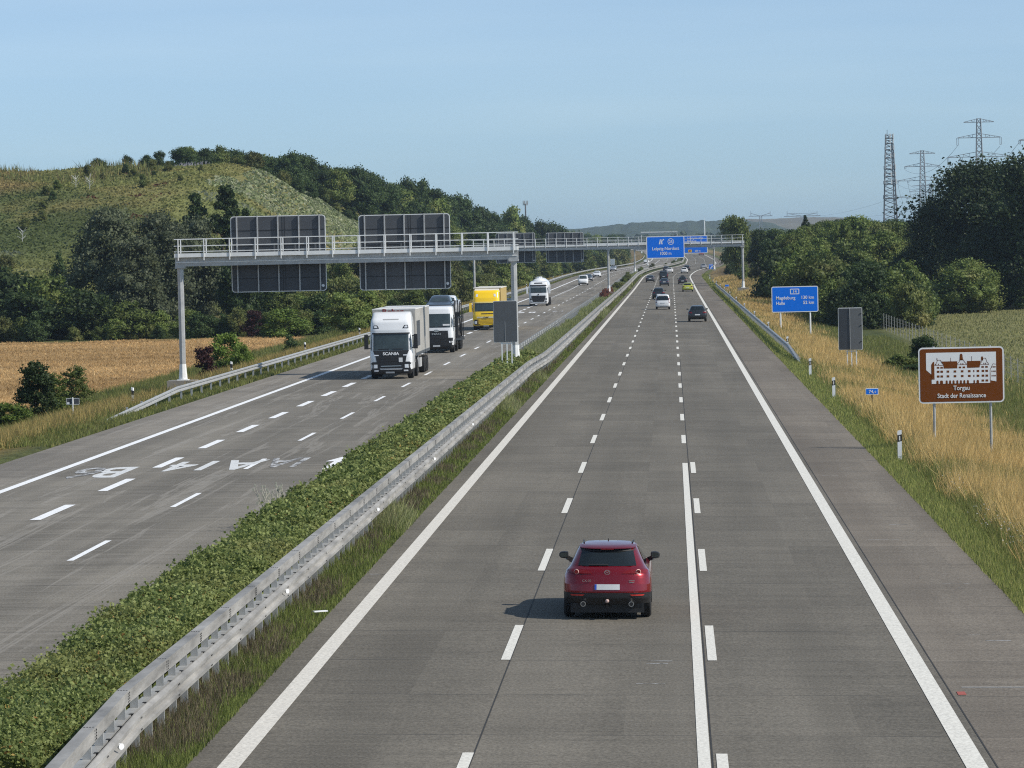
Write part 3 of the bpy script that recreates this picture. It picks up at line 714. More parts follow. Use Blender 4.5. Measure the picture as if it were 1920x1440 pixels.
scatter(70, 17, 60, 900, 1900, ['broad','mid','shrub'], (6,10), 'tree in the distant wood right of the motorway', 'tree', 'trees of the distant wood on the right', 'distant_tree', SKR, None, sep=5)
scatter(16, -9.9, -8.9, 560, 1250, ['shrub','olive'], (1.0,1.9), 'small bush growing on the far central reservation', 'bush', 'bushes on the far central reservation', 'median_bush', None, None, sep=2)
scatter(24, -140, -62, 500, 640, ['shrub','olive','shrubdark','olive'], (.9,2.2), 'small bush dotted on the open grassy hillside', 'bush', 'small bushes on the open hillside', 'hill_bush', None, lambda s, y: s > palebound(y)-2 or s < -98 or y > 590 or fbm(np.array(s), np.array(y), 26, 19) < .52, sep=2.6)
for px_, yt_, w_, Y_ in ((1878,520,80,452),(1915,530,70,450),(1845,545,60,455),(1785,540,70,462)): pplant(px_, yt_, w_, Y_, 'shrubdark', 'dark undergrowth shrub in the shade below the oaks', 'shrub', 'undergrowth below the oaks', 'dark_shrub')
scatter(22, -74, -44, 600, 780, ['shrub','olive','shrubdark'], (1.2,3.2), 'bush at the edge of the wood above the pale flowering slope', 'bush', 'bushes between the wood and the pale slope', 'slope_bush', None, lambda s, y: abs(s-palebound(y)) > 4.5, sep=3)
# far-off wood that reads as one mass
def far_wood():
    Q = []
    for i in range(420):
        y = rng.uniform(1900, 4300); px = rng.uniform(880, 1800); x = (px-1258)/F*y
        if abs(x-cc(y)) < 42 and y < 2700: continue
        h = rng.uniform(8, 14); z = gnd(x, y); lim = 7.6+(462-rng.uniform(432, 440))/F*y+x*.02
        h = min(h, max(4, lim-z)); n = 70; d = unit(n); d[:, 2] = np.abs(d[:, 2])
        c = np.array([x, y, z])+d*np.array([h*.55, h*.55, h*.92])*rng.uniform(.75, 1, (n, 1))
        Q.append(leafquads(c, np.full(n, h*.34), d, 1.2, .9))
    o = link('far_wood', npmesh('far_wood', np.concatenate(Q), 4, G_FAR)); tag(o, kind='stuff')
far_wood()
# ------------------------------------------------------------------ grasses
GRASS = attrmat('grass_blades', .8, .42)
def blades(name, gens, lean=.35, vr=(.95,1.65)):
    """gens: (n, s0, s1, y0, y1, h0, h1, w, colour function)"""
    V = []; K = []
    for n, s0, s1, y0, y1, h0, h1, wd, cf in gens:
        u = rng.random(n); y = 1/(1/y0+(1/y1-1/y0)*u) if y1/y0 > 1.3 else y0+(y1-y0)*u
        s = rng.uniform(s0, s1, n); x = s+cc(y); z = gz(x, y)
        c, hs, keep = cf(x, y, s)
        x, y, z, s, c = x[keep], y[keep], z[keep], s[keep], c[keep]; n = len(x)
        hs = (hs[keep] if hasattr(hs, '__len__') else hs)
        h = rng.uniform(h0, h1, n)*hs; a = rng.normal(0, .6, n); wv = wd*rng.uniform(.6, 1.4, n)*(y/y0)**.8
        dx, dy = np.cos(a)*wv/2, np.sin(a)*wv/2
        lx, ly = rng.normal(-.03, lean, n)*h, rng.normal(0, lean, n)*h
        V.append(np.stack([np.c_[x-dx, y-dy, z-.05], np.c_[x+dx, y+dy, z-.05], np.c_[x+lx, y+ly, z+h]], 1).reshape(-1, 3))
        cv = c*rng.uniform(*vr, (n, 1)); K.append(np.repeat(cv, 3, 0))
    o = link(name, npmesh(name, np.concatenate(V), 3, GRASS, np.concatenate(K))); tag(o, kind='stuff'); return o
def pick(cols, wts, n):
    return np.array(cols)[rng.choice(len(cols), n, p=np.array(wts)/sum(wts))]
GOLD = [(.52,.37,.15),(.43,.30,.115),(.48,.36,.17)]; GRN = [(.155,.175,.05),(.115,.135,.042),(.195,.20,.065)]; OLV = [(.19,.18,.07),(.14,.14,.05)]
def c_right(x, y, s):
    n = len(x); f = fbm(x, y, 6, 31); g = ss(8.05, 9.3, s+(f-.5)*1.6)*(1-ss(12.6, 15.5, s+(f-.5)*4)); g = g*(.2+.7*ss(.30,.55,fbm(x, y, 9, 37)))
    gold = rng.random(n) < g
    c = np.where(gold[:, None], pick(GOLD, [3,2,2], n), pick(GRN+OLV, [3,3,2,2,2], n))
    return c, np.where(gold, 1.0, .72)*(.3+.7*ss(7.8, 9.2, s)), np.ones(n, bool)
blades('verge_grass', [(90000,8.2,17,70,160,.6,1.05,.018,c_right),(70000,8.2,20,160,330,.4,.78,.035,c_right),(34000,8.4,17,330,760,.35,.75,.08,c_right)])
def c_edge(x, y, s):
    n = len(x); return pick(GRN+OLV, [4,3,4,1,1], n)*1.35, 1.0, np.ones(n, bool)
blades('kerbside_grass', [(30000,7.28,8.6,68,170,.05,.2,.02,c_edge),(14000,7.28,8.6,170,420,.06,.25,.045,c_edge),(8000,7.28,8.6,420,900,.1,.3,.1,c_edge)])
def c_meadow(x, y, s):
    n = len(x); return pick([(.21,.205,.085),(.185,.185,.075),(.235,.215,.10)], [3,3,2], n), 1.0, np.ones(n, bool)
blades('meadow_grass', [(34000,15,30,100,230,.25,.65,.035,lambda x, y, s: (pick(GRN+OLV+GOLD, [3,2,2,4,3,.5,.5,.5], len(x))*1.1, 1.0, np.ones(len(x), bool))),(40000,22,60,230,460,.08,.24,.1,c_meadow)])
def c_left(x, y, s):
    n = len(x); f = fbm(x, y, 8, 41); g = ss(25.9, 27.2, -s)*(1-ss(29.5, 32, -s+(f-.5)*3))*ss(.25,.5,fbm(x, y, 15, 47)+.12)
    gold = rng.random(n) < g*.8
    c = np.where(gold[:, None], pick([(.34,.25,.10),(.28,.22,.08),(.22,.19,.07)], [3,2,2], n), pick(GRN+OLV, [3,3,2,2,2], n))
    return c, np.where(gold, 1.0, .8)*(.25+.75*ss(25.2, 27.5, -s)), ~((np.abs(x+29.6) < 2.6) & (y > 192) & (y < 219))
blades('verge_grass', [(70000,-36.5,-24.6,140,260,.35,.9,.04,c_left),(44000,-37,-24.6,260,480,.35,.9,.08,c_left),(26000,-36,-24.6,480,1100,.4,.9,.16,c_left)])
def c_wheat(x, y, s):
    n = len(x); f = fbm(x, y, 5, 51); edge = 386-ss(40, 36, -s)*60+3*np.sin(x*.5)
    c = pick([(.50,.335,.155),(.44,.285,.125),(.36,.23,.10),(.57,.41,.21)], [4,4,2,1], n)*(.8+.55*ss(.3,.7,fbm(x*.35, y, 7, 55)))[:, None]
    return c, 1.0, (y < edge) & (s < -37.0-.5*f)
blades('wheat', [(80000,-75,-36.8,188,400,.05,.22,.06,c_wheat)], 1.1, (.85,1.2))
def c_med(x, y, s):
    n = len(x); f = fbm(x, y, 3, 61); dry = rng.random(n) < (.1+.75*ss(.40,.64,f))*ss(-7.15, -7.45, s+(fbm(x, y, 1.2, 63)-.5)*.5)
    c = np.where(dry[:, None], pick([(.13,.11,.07),(.19,.165,.10),(.10,.08,.055)], [1,1,1], n), pick([(.13,.16,.045),(.18,.205,.06),(.10,.125,.036)], [3,3,2], n))
    tall = ss(.6,.72,fbm(x*.3, y, 12, 67))
    c = lerp(c, np.array([.26,.27,.13]), tall*(rng.random(n) < .8))
    return c, (.4+.6*ss(-7.1,-7.6,s))*(1+1.6*tall), np.ones(n, bool)
blades('reservation_grass', [(46000,-8.5,-7.08,48,130,.08,.3,.018,c_med),(26000,-8.5,-7.08,130,330,.08,.32,.04,c_med),(14000,-8.4,-7.08,330,900,.1,.35,.1,c_med)])
def c_medfar(x, y, s):
    n = len(x); f = fbm(x*.2, y, 14, 71)
    return pick([(.24,.26,.12),(.19,.215,.09),(.14,.17,.06),(.29,.28,.15)], [3,3,2,1], n), .25+.9*ss(.3,.62,f), np.ones(n, bool)
blades('reservation_tall_grass', [(30000,-10.3,-8.3,229,420,.2,.6,.05,c_medfar),(24000,-10.2,-8.3,420,1000,.2,.55,.12,c_medfar)], .3)
def c_crest(x, y, s):
    n = len(x); return pick([(.16,.17,.06),(.22,.19,.08),(.11,.13,.045),(.14,.10,.06)], [4,3,3,1], n), .3+1.0*ss(.35,.7,fbm(x, y, 7, 77)), np.ones(n, bool)
blades('crest_weeds', [(9000,-150,-84,575,650,.5,1.5,.16,c_crest)], .3)
# docks and dry brown stems
b = MB()
for i in range(70):
    y = rng.uniform(520, 560); x = rng.uniform(-10.4, -9.2)-0; z = gnd(x, y); h = rng.uniform(.6, 1.4)
    for j in range(5): b.bar((x+rng.normal(0,.08), y, z), (x+rng.normal(0,.16), y+rng.normal(0,.1), z+h*rng.uniform(.6, 1)), .07)
tag(b.build('dock_stems', mat('dock_brown', (.15,.05,.03), .9)), kind='stuff')
# ------------------------------------------------------------------ mound: rough tufts and the pale flowering slope
def tufts(name, n, smin, smax, ymin, ymax, size, cf, m):
    y = rng.uniform(ymin, ymax, n); s = rng.uniform(smin, smax, n); x = s+cc(y)
    c, keep = cf(x, y, s); x, y, s, c = x[keep], y[keep], s[keep], c[keep]; n = len(x)
    sz = size*rng.uniform(.5, 1.5, n); p = np.c_[x, y, gz(x, y)+sz*.22]; up = np.tile([0, -.3, .8], (n, 1))
    q = leafquads(p, sz, up, .5, .8); o = link(name, npmesh(name, q, 4, m, np.repeat(c*rng.uniform(.75, 1.3, (n, 1)), 4, 0))); tag(o, kind='stuff')
def c_hill(x, y, s):
    c = gcol(x, y)*1.05; keep = ~((s > palebound(y)) & (y > 560) & (y < 800))
    red = ss(.74,.8,fbm(x, y, 9, 81)); c = lerp(c, np.array([.12,.05,.03]), red)
    pale = ss(.72,.8,fbm(x, y, 12, 85)); return lerp(c, np.array([.24,.26,.2]), pale*.7), keep
tufts('hill_weeds', 110000, -150, -38, 455, 690, .42, c_hill, GRASS)
def c_pale(x, y, s):
    n = len(x); k = (s > palebound(y)+(fbm(x, y, 8, 91)-.5)*8) & (s < -38)
    c = pick([(.30,.33,.19),(.24,.28,.14),(.38,.39,.27),(.13,.17,.07)], [4,4,2,2], n); return c, k
tufts('flowering_slope', 60000, -78, -36, 560, 800, .5, c_pale, GRASS)
# grey dead brushwood and pale dead saplings on the mound
b = MB(); P0 = onroad(352, 618)
for i in range(130):
    x, y = P0.x+rng.uniform(-3, 3), P0.y+rng.uniform(-8, 8); z = gnd(x, y)
    b.bar((x, y, z), (x+rng.normal(0,.5), y+rng.normal(0,.4), z+rng.uniform(.8, 1.7)), .09)
tag(b.build('dead_brushwood', mat('dead_twigs', (.23,.225,.25), .95)), 'patch of grey dead brushwood on the hill slope', 'brushwood')
for px, py, Y in ((168,380,560),(142,372,562),(42,450,520)):
    p = onroad(px, Y); b = MB(); b.tube((0,0,-.2), (.1,0,1.8), .05, .03, 6)
    for j in range(12):
        a = rng.uniform(0, 6.28); z = rng.uniform(.5, 1.8); b.bar((.05,0,z), (.7*math.cos(a), .7*math.sin(a), z+rng.uniform(.4, .9)), .035)
    o = b.build('dead_sapling', mat('bleached_wood', (.5,.5,.47), .9), loc=p)
    tag(o, {168:'bleached bare dead sapling on the hill, the fullest of them',142:'slim bleached dead sapling on the hill, highest of them',42:'bleached dead sapling low on the hill at the left'}[px], 'sapling')
# white umbel flowers by the hard shoulder, bottom right
def umbels():
    Q = []; K = []
    for i in range(380):
        y = rng.uniform(78, 120); s = rng.normal(8.7, .3); x = s; z = gnd(x, y)+rng.uniform(.25, .55)
        if fbm(np.array(x), np.array(y), 4, 5) < .5: continue
        Q.append(leafquads(np.array([[x, y, z]]), np.array([.045]), np.array([[0, 0, 1.]]), 2, 1)); K.append(np.full((4, 3), .6))
    tag(link('white_wildflowers', npmesh('white_wildflowers', np.concatenate(Q), 4, GRASS, np.concatenate(K))), kind='stuff')
umbels()
# ------------------------------------------------------------------ hedge on the central reservation
def hedge():
    t = thing('hedge', 'long dense green hedge along the central reservation beside the double guardrail', 'hedge', (0, 0, 0))
    # cross-section as function of v in 0..1 from road side to rail side
    def sec(v, y, k=1.0):
        n1 = (fbm(y*0+v*3, y, 2.6, 101)-.5)*.62; n2 = (fbm(y*0+v*5, y, .7, 103)-.5)*.28
        a = PI*v; x = -9.42-1.08*np.cos(a)*np.abs(np.cos(a))**-.35*k*.98; h = (.80+n1+n2)*np.abs(np.sin(a))**.55*k+.04
        end = ss(46, 47, y)*(1-ss(225, 233, y)); return x, h*(.1+.9*end), end
    n = 260000; u = rng.random(n); y = 1/(1/47+(1/233.-1/47)*u); v = rng.uniform(.02, .98, n)
    x, h, e = sec(v, y); r = rng.normal(0, .08, n)+.32*(rng.random(n) < .06)*rng.random(n)**1.5; z = gz(x, y)+h+r*.6+.03; x = x+rng.normal(0, .05, n)
    out = np.c_[-np.cos(PI*v), np.zeros(n)-.15, np.sin(PI*v)+.25]
    q = leafquads(np.c_[x, y, z], .057*rng.uniform(.5, 1.5, n)*(y/47)**.7, out, .8, .72)
    m = leafmat('leaves_hedge', (.085,.13,.03), (.36,.415,.14), (.31,.32,.11), trans=.38)
    k = 900; yc = 1/(1/47+(1/233.-1/47)*rng.random(k)); vc = rng.uniform(.1, .85, k); xc, hc_, ec = sec(vc, yc); zc = gz(xc, yc)+hc_+rng.uniform(.0, .2, k)
    y2, x2, z2 = (np.repeat(a_, 30)+rng.normal(0, .08, k*30) for a_ in (yc, xc, zc))   # loose shoots standing out of the hedge
    q2 = leafquads(np.c_[x2, y2, z2], .057*rng.uniform(.5, 1.4, k*30)*(y2/47)**.7, np.tile([0, -.3, .8], (k*30, 1)), .5, .72)
    link('foliage', npmesh('foliage', np.concatenate([q, q2]), 4, m), t)
    # withered leaves towards the rail
    n = 5200; u = rng.random(n); y = 1/(1/47+(1/233.-1/47)*u); v = rng.beta(4, 1.6, n); x, h, e = sec(v, y)
    k = fbm(y*0, y, 6, 107) > .42; y, v, x, h = y[k], v[k], x[k], h[k]; n = len(y)
    q = leafquads(np.c_[x, y, gz(x, y)+h+.07], .06*rng.uniform(.5, 1.3, n)*(y/47)**.65, None, 0, .8)
    link('withered_leaves', npmesh('withered_leaves', q, 4, leafmat('leaves_withered', (.42,.32,.10), (.34,.15,.05), objvar=0)), t)
    b = MB(); yy = np.r_[np.arange(46.5, 233, 1.0)]; vv = np.linspace(.01, .99, 13); P = []
    for a in yy:
        X, H, E = sec(vv, np.full(13, a), .9); P.append([(xx_, a, gnd(xx_, a)-.05+hh*.86) for xx_, hh in zip(X, H)])
    b.grid(P); b.build('inner_growth', m, t, 60)
hedge()
# pale seeding weed leaning out of the hedge towards the left carriageway
b = MB()
for i in range(46):
    p = Vector((-10.55+rng.normal(0,.18), 96+rng.normal(0,.7), gnd(-10.5, 96)+.2)); q_ = p+Vector((rng.normal(-.25,.2), rng.normal(0,.3), rng.uniform(.45,.95)))
    b.bar(p, q_, .012); b.box(q_, (.05,.05,.07))
tag(b.build('seeding_weed', mat('pale_seedheads', (.36,.35,.28), .95)), kind='stuff')
# ================================================================== GUARDRAILS
def wprof(side=1, z0=0, d=.08):
    f = [(0,.75),(d,.715),(d,.655),(.01,.62),(.01,.57),(d,.535),(d,.475),(0,.44)]
    return [(side*x, z+z0) for x, z in f]+[(side*(x-.02), z+z0) for x, z in reversed(f)]
def boxprof(x0, x1, z0, z1): return [(x0,z0),(x1,z0),(x1,z1),(x0,z1)]
def sweep(path, prof):
    b = MB(); b.grid([[(x+dx, y, z+dz) for dx, dz in prof] for x, y, z in path], 0, True)
    n = len(prof); b.f.append(tuple(range(n))); b.m.append(0); b.f.append(tuple(range(len(b.v)-n, len(b.v)))); b.m.append(0)
    return b
def railpath(sf, y0, y1, step, zf=lambda y: 0, dy0=0):
    yy = np.arange(y0, y1+.1, step); return [(sf(y)+float(cc(y)), y, gnd(sf(y)+float(cc(y)), y)+zf(y)) for y in yy]
def posts(t, sf, ys, h, wx=.1, wy=.06, hf=None, base=0):
    far = MB()
    me = MB().box((0,0,h/2-.2), (wx,wy,h+.4)).mesh('post', GALV)
    for i, y in enumerate(ys):
        x = sf(y)+float(cc(y)); z = gnd(x, y)
        if i < 100:
            o = link('post', me, t, (x, y, z))
            if hf: o.scale.z = hf(y)
        else: far.box((x, y, z+h/2-.2), (wx, wy, h+.4))
    if far.v: tag(far.build('post', GALV, t), kind='stuff')
jog = lambda y: .30*float(ss(198, 222, y))-.12*float(ss(240, 420, y))
near = lambda y, k: k*max(0, (51.6-y)/7.5)
sW = lambda y: -7.83+jog(y)+near(y, .26)
sB = lambda y: -8.02+jog(y)+near(y, .30)
def fine(y0, y1): return np.r_[np.arange(35.6, 51.5, 4.0), np.arange(51.6, 700, 4.0), np.arange(704, y1, 8)]
def mk(sf, y0, y1, zf=lambda y: 0): return [(sf(y)+float(cc(y)), y, gnd(sf(y)+float(cc(y)), y)+zf(y)) for y in fine(y0, y1)]
t = thing('guardrail', 'double guardrail with raised box beam along the hedge, beside the right carriageway', 'guardrail')
sweep(mk(sW, 40.1, 1900), wprof(1, .02, .075)).build('beam', GALVW, t)
sweep(mk(sB, 40.1, 1900), boxprof(-.09,.09,.91,1.10)).build('box_beam', GALVW, t)
sweep(mk(lambda y: sW(y)-.17, 40.1, 1900), boxprof(-.08,.07,.60,.72)).build('rear_channel', GALV, t)
sweep(mk(lambda y: sB(y)-.40, 40.1, 53), wprof(-1, 0, .06)).build('beam', GALVW, t)
posts(t, lambda y: sB(y)+.02, np.r_[np.arange(47.2, 180, 1.34), np.arange(180, 900, 2.7)], 1.0, .12, .05)
b = MB()
for y in np.arange(47.8, 130, 1.34):
    x = sW(y); z = gnd(x, y); b.box((x-.07, y, z+.70), (.13,.10,.06))
b.build('spacer_blocks', BLACK, t)  # black spacer blocks between the beam and the rear channel
b = MB()
for y in fine(44, 120):
    x = sB(y); z = gnd(x, y)
    for dz in (.94,.98,1.02,1.06):
        for e in (-.07,.07): b.box((x+.092, y+e, z+dz), (.012,.028,.024))
    for dx in (-.06,-.02,.02,.06): b.box((x+dx, y, z+1.102), (.024,.02,.008))
    for e in (-.05,.05):
        for dz in (.53,.70): b.box((sW(y)+.078, y+e, gnd(sW(y), y)+dz), (.012,.028,.022))
b.build('rivets', DARKTRIM, t)
for y in (48.9, 71.2, 93.5, 116, 138.5): x = sW(y)+.085; MB().tube((x, y, gnd(x, y)+.66), (x+.03, y-.03, gnd(x, y)+.66), .045, .045, 12).build('reflector', WHITE, t)
tag(MB().box((-7.2, 72.5, gnd(-7.2, 72.5)+.12), (.3, .12, .02), rz=.5).build('litter', WHITE), 'scrap of white litter in the grass below the double guardrail', 'litter')
t = thing('guardrail', 'single guardrail on the inner edge of the left carriageway beyond the hedge', 'guardrail')
sL = lambda y: -10.62
sweep(railpath(sL, 206, 1900, 8), wprof(-1)).build('beam', GALV, t); posts(t, lambda y: -10.56, np.arange(206, 900, 4), .74)
t = thing('guardrail', 'guardrail along the outer edge of the left carriageway with its end sloping into the grass', 'guardrail')
sO = lambda y: -25.45-.55*max(0, (182-y)/20)
zO = lambda y: -.72*max(0, 1-max(0, y-162)/20) if y < 182 else 0
sweep(railpath(sO, 162, 1700, 4, zO), wprof(1)).build('beam', GALV, t); posts(t, lambda y: sO(y)-.06, np.arange(168, 900, 4), .7, hf=lambda y: max(.2, 1+zO(y)))
t = thing('guardrail', 'guardrail along the right hard shoulder with its near end sloping into the dry grass', 'guardrail')
sR = lambda y: 8.22+.12*max(0, (250-y)/20)
zR = lambda y: -.72*max(0, 1-max(0, y-227)/22) if y < 249 else 0
sweep(railpath(sR, 227, 655, 2.2, zR), wprof(-1)).build('beam', GALV, t); posts(t, lambda y: sR(y)+.06, np.arange(232, 650, 2.0), .7, hf=lambda y: max(.2, 1+zR(y)))
# ================================================================== DELINEATOR POSTS
def delineator():
    t = thing('delineator_post', 'x', 'marker post', (0,0,0), 0, 'white marker posts along the motorway')
    pr = [(-.075,-.045),(.075,-.045),(.04,.055),(-.04,.055)]
    b = MB()
    def seg(z0, z1, m, k=1.0, sl=0):
        r0 = [(x*k, y*k, z0+sl*x) for x, y in pr]; r1 = [(x*k, y*k, z1+sl*x) for x, y in pr]
        b.grid([r0, r1], m, True); b.face(list(reversed(r0)), m); b.face(r1, m)
    seg(-.1, 1.05, 0, 1.0, .25); b.build('post', WHITE, t)
    b = MB(); seg(.66, .90, 0, 1.06, .25); b.build('black_band', BLACK, t)
    b = MB().box((0,-.046,.78), (.045,.012,.16)); b.build('reflector', mat('reflector_white', (.75,.75,.72), .3), t)
    return t
dproto = delineator(); dl = []
for i, y in enumerate([126,177,207,257,307,358,407,458,508,558,607,657,712,770]): dl.append((8.1 if y < 215 else 8.42, y, 'r'))
for y in [181,222,267,314,364,414,464,514,564,614,664,714,764,814,870,925,980]: dl.append((-27.6 if y < 500 else -27.0, y, 'l'))
lr = ['white marker post nearest on the right verge beside the dry grass','white marker post on the right verge, second from the front','white marker post just before the end of the right guardrail']
lf = ['white marker post behind the sloping end of the left guardrail','white marker post behind the left guardrail beside the red-leaved shrub','white marker post behind the left guardrail by the tip of the wheat field','white marker post behind the left guardrail beside the white lorry']
nr = nl = 0
for i, (s, y, sd) in enumerate(dl):
    o = dproto if i == 0 else copy_tree(dproto)
    x = s+float(cc(y)); o.location = (x, y, gnd(x, y)); o.rotation_euler.z = 0 if sd == 'r' else PI
    if sd == 'r': o['label'] = lr[nr] if nr < len(lr) else 'white marker post rising behind the right guardrail'; nr += 1
    else: o['label'] = lf[nl] if nl < len(lf) else 'white marker post standing along the far left verge'; nl += 1
# ================================================================== SIGNS
def plate(t, w, h, r, face, cx=0, cz=0, y=0, brd=.04, rim=WHITE, back=SIGNBACK):
    MB().prism(rrect(w, h, r, 5, cx, cz), y, y+.03).build('panel', [rim], t)
    MB().prism(rrect(w-2*brd, h-2*brd, max(.02, r-brd), 5, cx, cz), y-.006, y+.01).build('face', [face], t)
    MB().prism(rrect(w-.02, h-.02, r, 5, cx, cz), y+.03, y+.045).build('back_sheet', [back], t)
def signposts(t, xs_, top, root, r=.045, m=GALV, y=.09):
    for x in xs_:
        g = gnd(root.x+x, root.y)-root.z
        MB().tube((x, y, g-.4), (x, y, top), r, r, 10).build('post', m, t, 40)
def signroot(px, py, Y): p = at(px, py, Y); return Vector((p.x, Y, p.z))
# brown tourist sign
R = signroot(1802.5, 703, 133); K = 133/F; w_, h_ = 159*K, 104.5*K
t = thing('tourist_sign', 'brown tourist sign with a white castle picture reading Torgau, on two posts in the grass', 'sign', R)
plate(t, w_, h_, .16, BROWN, brd=.055); signposts(t, (-51*K, 54*K), h_/2+.03, R, .05)
q = w_/770; U = lambda x, y: ((x-685)*q, (588-y)*q)
def flat(name, polys, m, y):
    b = MB()
    for p in polys: b.prism([U(*a) for a in p], y-.003, y)
    return b.build(name, m, t)
def rc(x, y, w, h): return [(x-w/2,y-h/2),(x+w/2,y-h/2),(x+w/2,y+h/2),(x-w/2,y+h/2)]
flat('picture', [[(369,383),(999,383),(999,652),(943,640),(943,664),(417,664),(417,580),(369,538)]], WHITE, -.007)
roofs = [[(500,463),(650,463),(650,527),(528,527),(524,490)], [(738,463),(862,463),(850,523),(738,525)], [(415,492),(428,470),(443,462),(443,625),(415,625)], [(866,425),(882,425),(884,460),(864,460)], [(674,405),(698,405),(702,455),(670,455)], [(680,396),(692,396),(697,408),(675,408)], [(466,430),(470,430),(472,450),(464,450)]]
wins = []
for x in (477,509,674,709,878,913): wins.append(rc(x,519,22,15))
for y in (555,598):
    for x in (477,509,565,628,693,757,835,880,914): wins.append(rc(x,y,23,19))
    wins.append(rc(798,y,10,19))
for x in (878,914): wins.append(rc(x,642,23,18))
for x, w2 in ((469,20),(505,28),(552,18),(583,18),(614,18),(648,18),(680,18),(711,18),(743,18),(800,13),(832,22)):
    wins.append([(x-w2/2,664),(x-w2/2,644),(x-w2/4,635),(x+w2/4,635),(x+w2/2,644),(x+w2/2,664)])
for x in (458,481,683,701,890,906): wins.append(rc(x,487,8,11))
lines = []
def ln(a, b_, w2=4):
    dx, dy = b_[0]-a[0], b_[1]-a[1]; l = math.hypot(dx, dy); nx, ny = -dy/l*w2/2, dx/l*w2/2
    lines.append([(a[0]+nx,a[1]+ny),(b_[0]+nx,b_[1]+ny),(b_[0]-nx,b_[1]-ny),(a[0]-nx,a[1]-ny)])
for c0, hw, yb in ((487,40,495),(691,44,492),(893,42,495)):
    top = 450 if c0 != 893 else 440
    ln((c0-hw,yb),(c0-hw*.55,yb-22)); ln((c0-hw*.55,yb-22),(c0-14,top)); ln((c0-14,top),(c0+14,top)); ln((c0+14,top),(c0+hw*.55,yb-22)); ln((c0+hw*.55,yb-22),(c0+hw,yb)); ln((c0-hw,yb+3),(c0+hw,yb+3))
ln((945,640),(945,545)); ln((945,545),(972,492)); ln((972,492),(998,496)); ln((590,430),(590,465),3); ln((780,420),(780,465),3)
for x in (962,978,990):
    for y in (520,560,600): wins.append(rc(x,y,9,12))
for rf_ in roofs: flat('castle_roof', [rf_], BROWN, -.0105)
flat('window_pattern', wins, BROWN, -.0105); flat('outline_pattern', lines, BROWN, -.0105)
text('Torgau', 42*q, WHITE, t, 0, -.012, (588-724)*q, wide=.88, bold=.015)
text('Stadt der Renaissance', 42*q, WHITE, t, 0, -.012, (588-793)*q, wide=.855, bold=.015)
# blue distance sign
R = signroot(1490.5, 561, 322); K = 322/F; w_, h_ = 87*K, 48.5*K
t = thing('distance_sign', 'blue distance sign reading Magdeburg 130 km and Halle 52 km, on two thin posts', 'sign', R)
plate(t, w_, h_, .16, BLUE, brd=.075); signposts(t, (-27.5*K, 28*K), h_/2-.1, R, .075, LIGHTM)
q = w_/590; V_ = lambda x, y: ((x-760)*q, (560-y)*q)
def frame(t, name, cx, cz, w, h, r, th, m, y):
    o_, i_ = rrect(w, h, r, 4), rrect(w-2*th, h-2*th, max(.01, r-th), 4); b = MB(); n = len(o_)
    for i in range(n):
        j = (i+1) % n; b.face([(cx+o_[i][0],y,cz+o_[i][1]),(cx+o_[j][0],y,cz+o_[j][1]),(cx+i_[j][0],y,cz+i_[j][1]),(cx+i_[i][0],y,cz+i_[i][1])])
    return b.build(name, m, t)
x, z = V_(758,462); frame(t, 'route_frame', x, z, 116*q, 70*q, .06, 9*q, WHITE, -.008)
text('14', 38*q, WHITE, t, x, -.01, z-19*q, wide=.95, bold=.02)
for s_, px, py, al in (('Magdeburg',518,560,'LEFT'),('Halle',518,627,'LEFT'),('130 km',1002,557,'RIGHT'),('52 km',1002,622,'RIGHT')):
    x, z = V_(px, py); text(s_, 41*q, WHITE, t, x, -.01, z, al, .98, bold=.018)
# kilometre sign
R = signroot(1635, 734, 166)
t = thing('kilometre_sign', 'small blue kilometre sign reading 74,0 on a thin post in the dry grass', 'sign', R)
plate(t, .60, .30, .03, BLUE, brd=.03); signposts(t, (0,), .1, R, .03, BLACK)
text('74,', .15, WHITE, t, -.03, -.008, -.075, 'CENTER', 1.0, bold=.02); text('0', .10, WHITE, t, .155, -.008, -.07, 'CENTER', 1.0, bold=.02)
R = signroot(1363, 535.5, 545)
t = thing('kilometre_sign', 'tiny blue kilometre sign in the dry grass by the far right gantry post', 'sign', R)
plate(t, .62, .32, .03, BLUE, brd=.03); signposts(t, (0,), .1, R, .03, GALV)
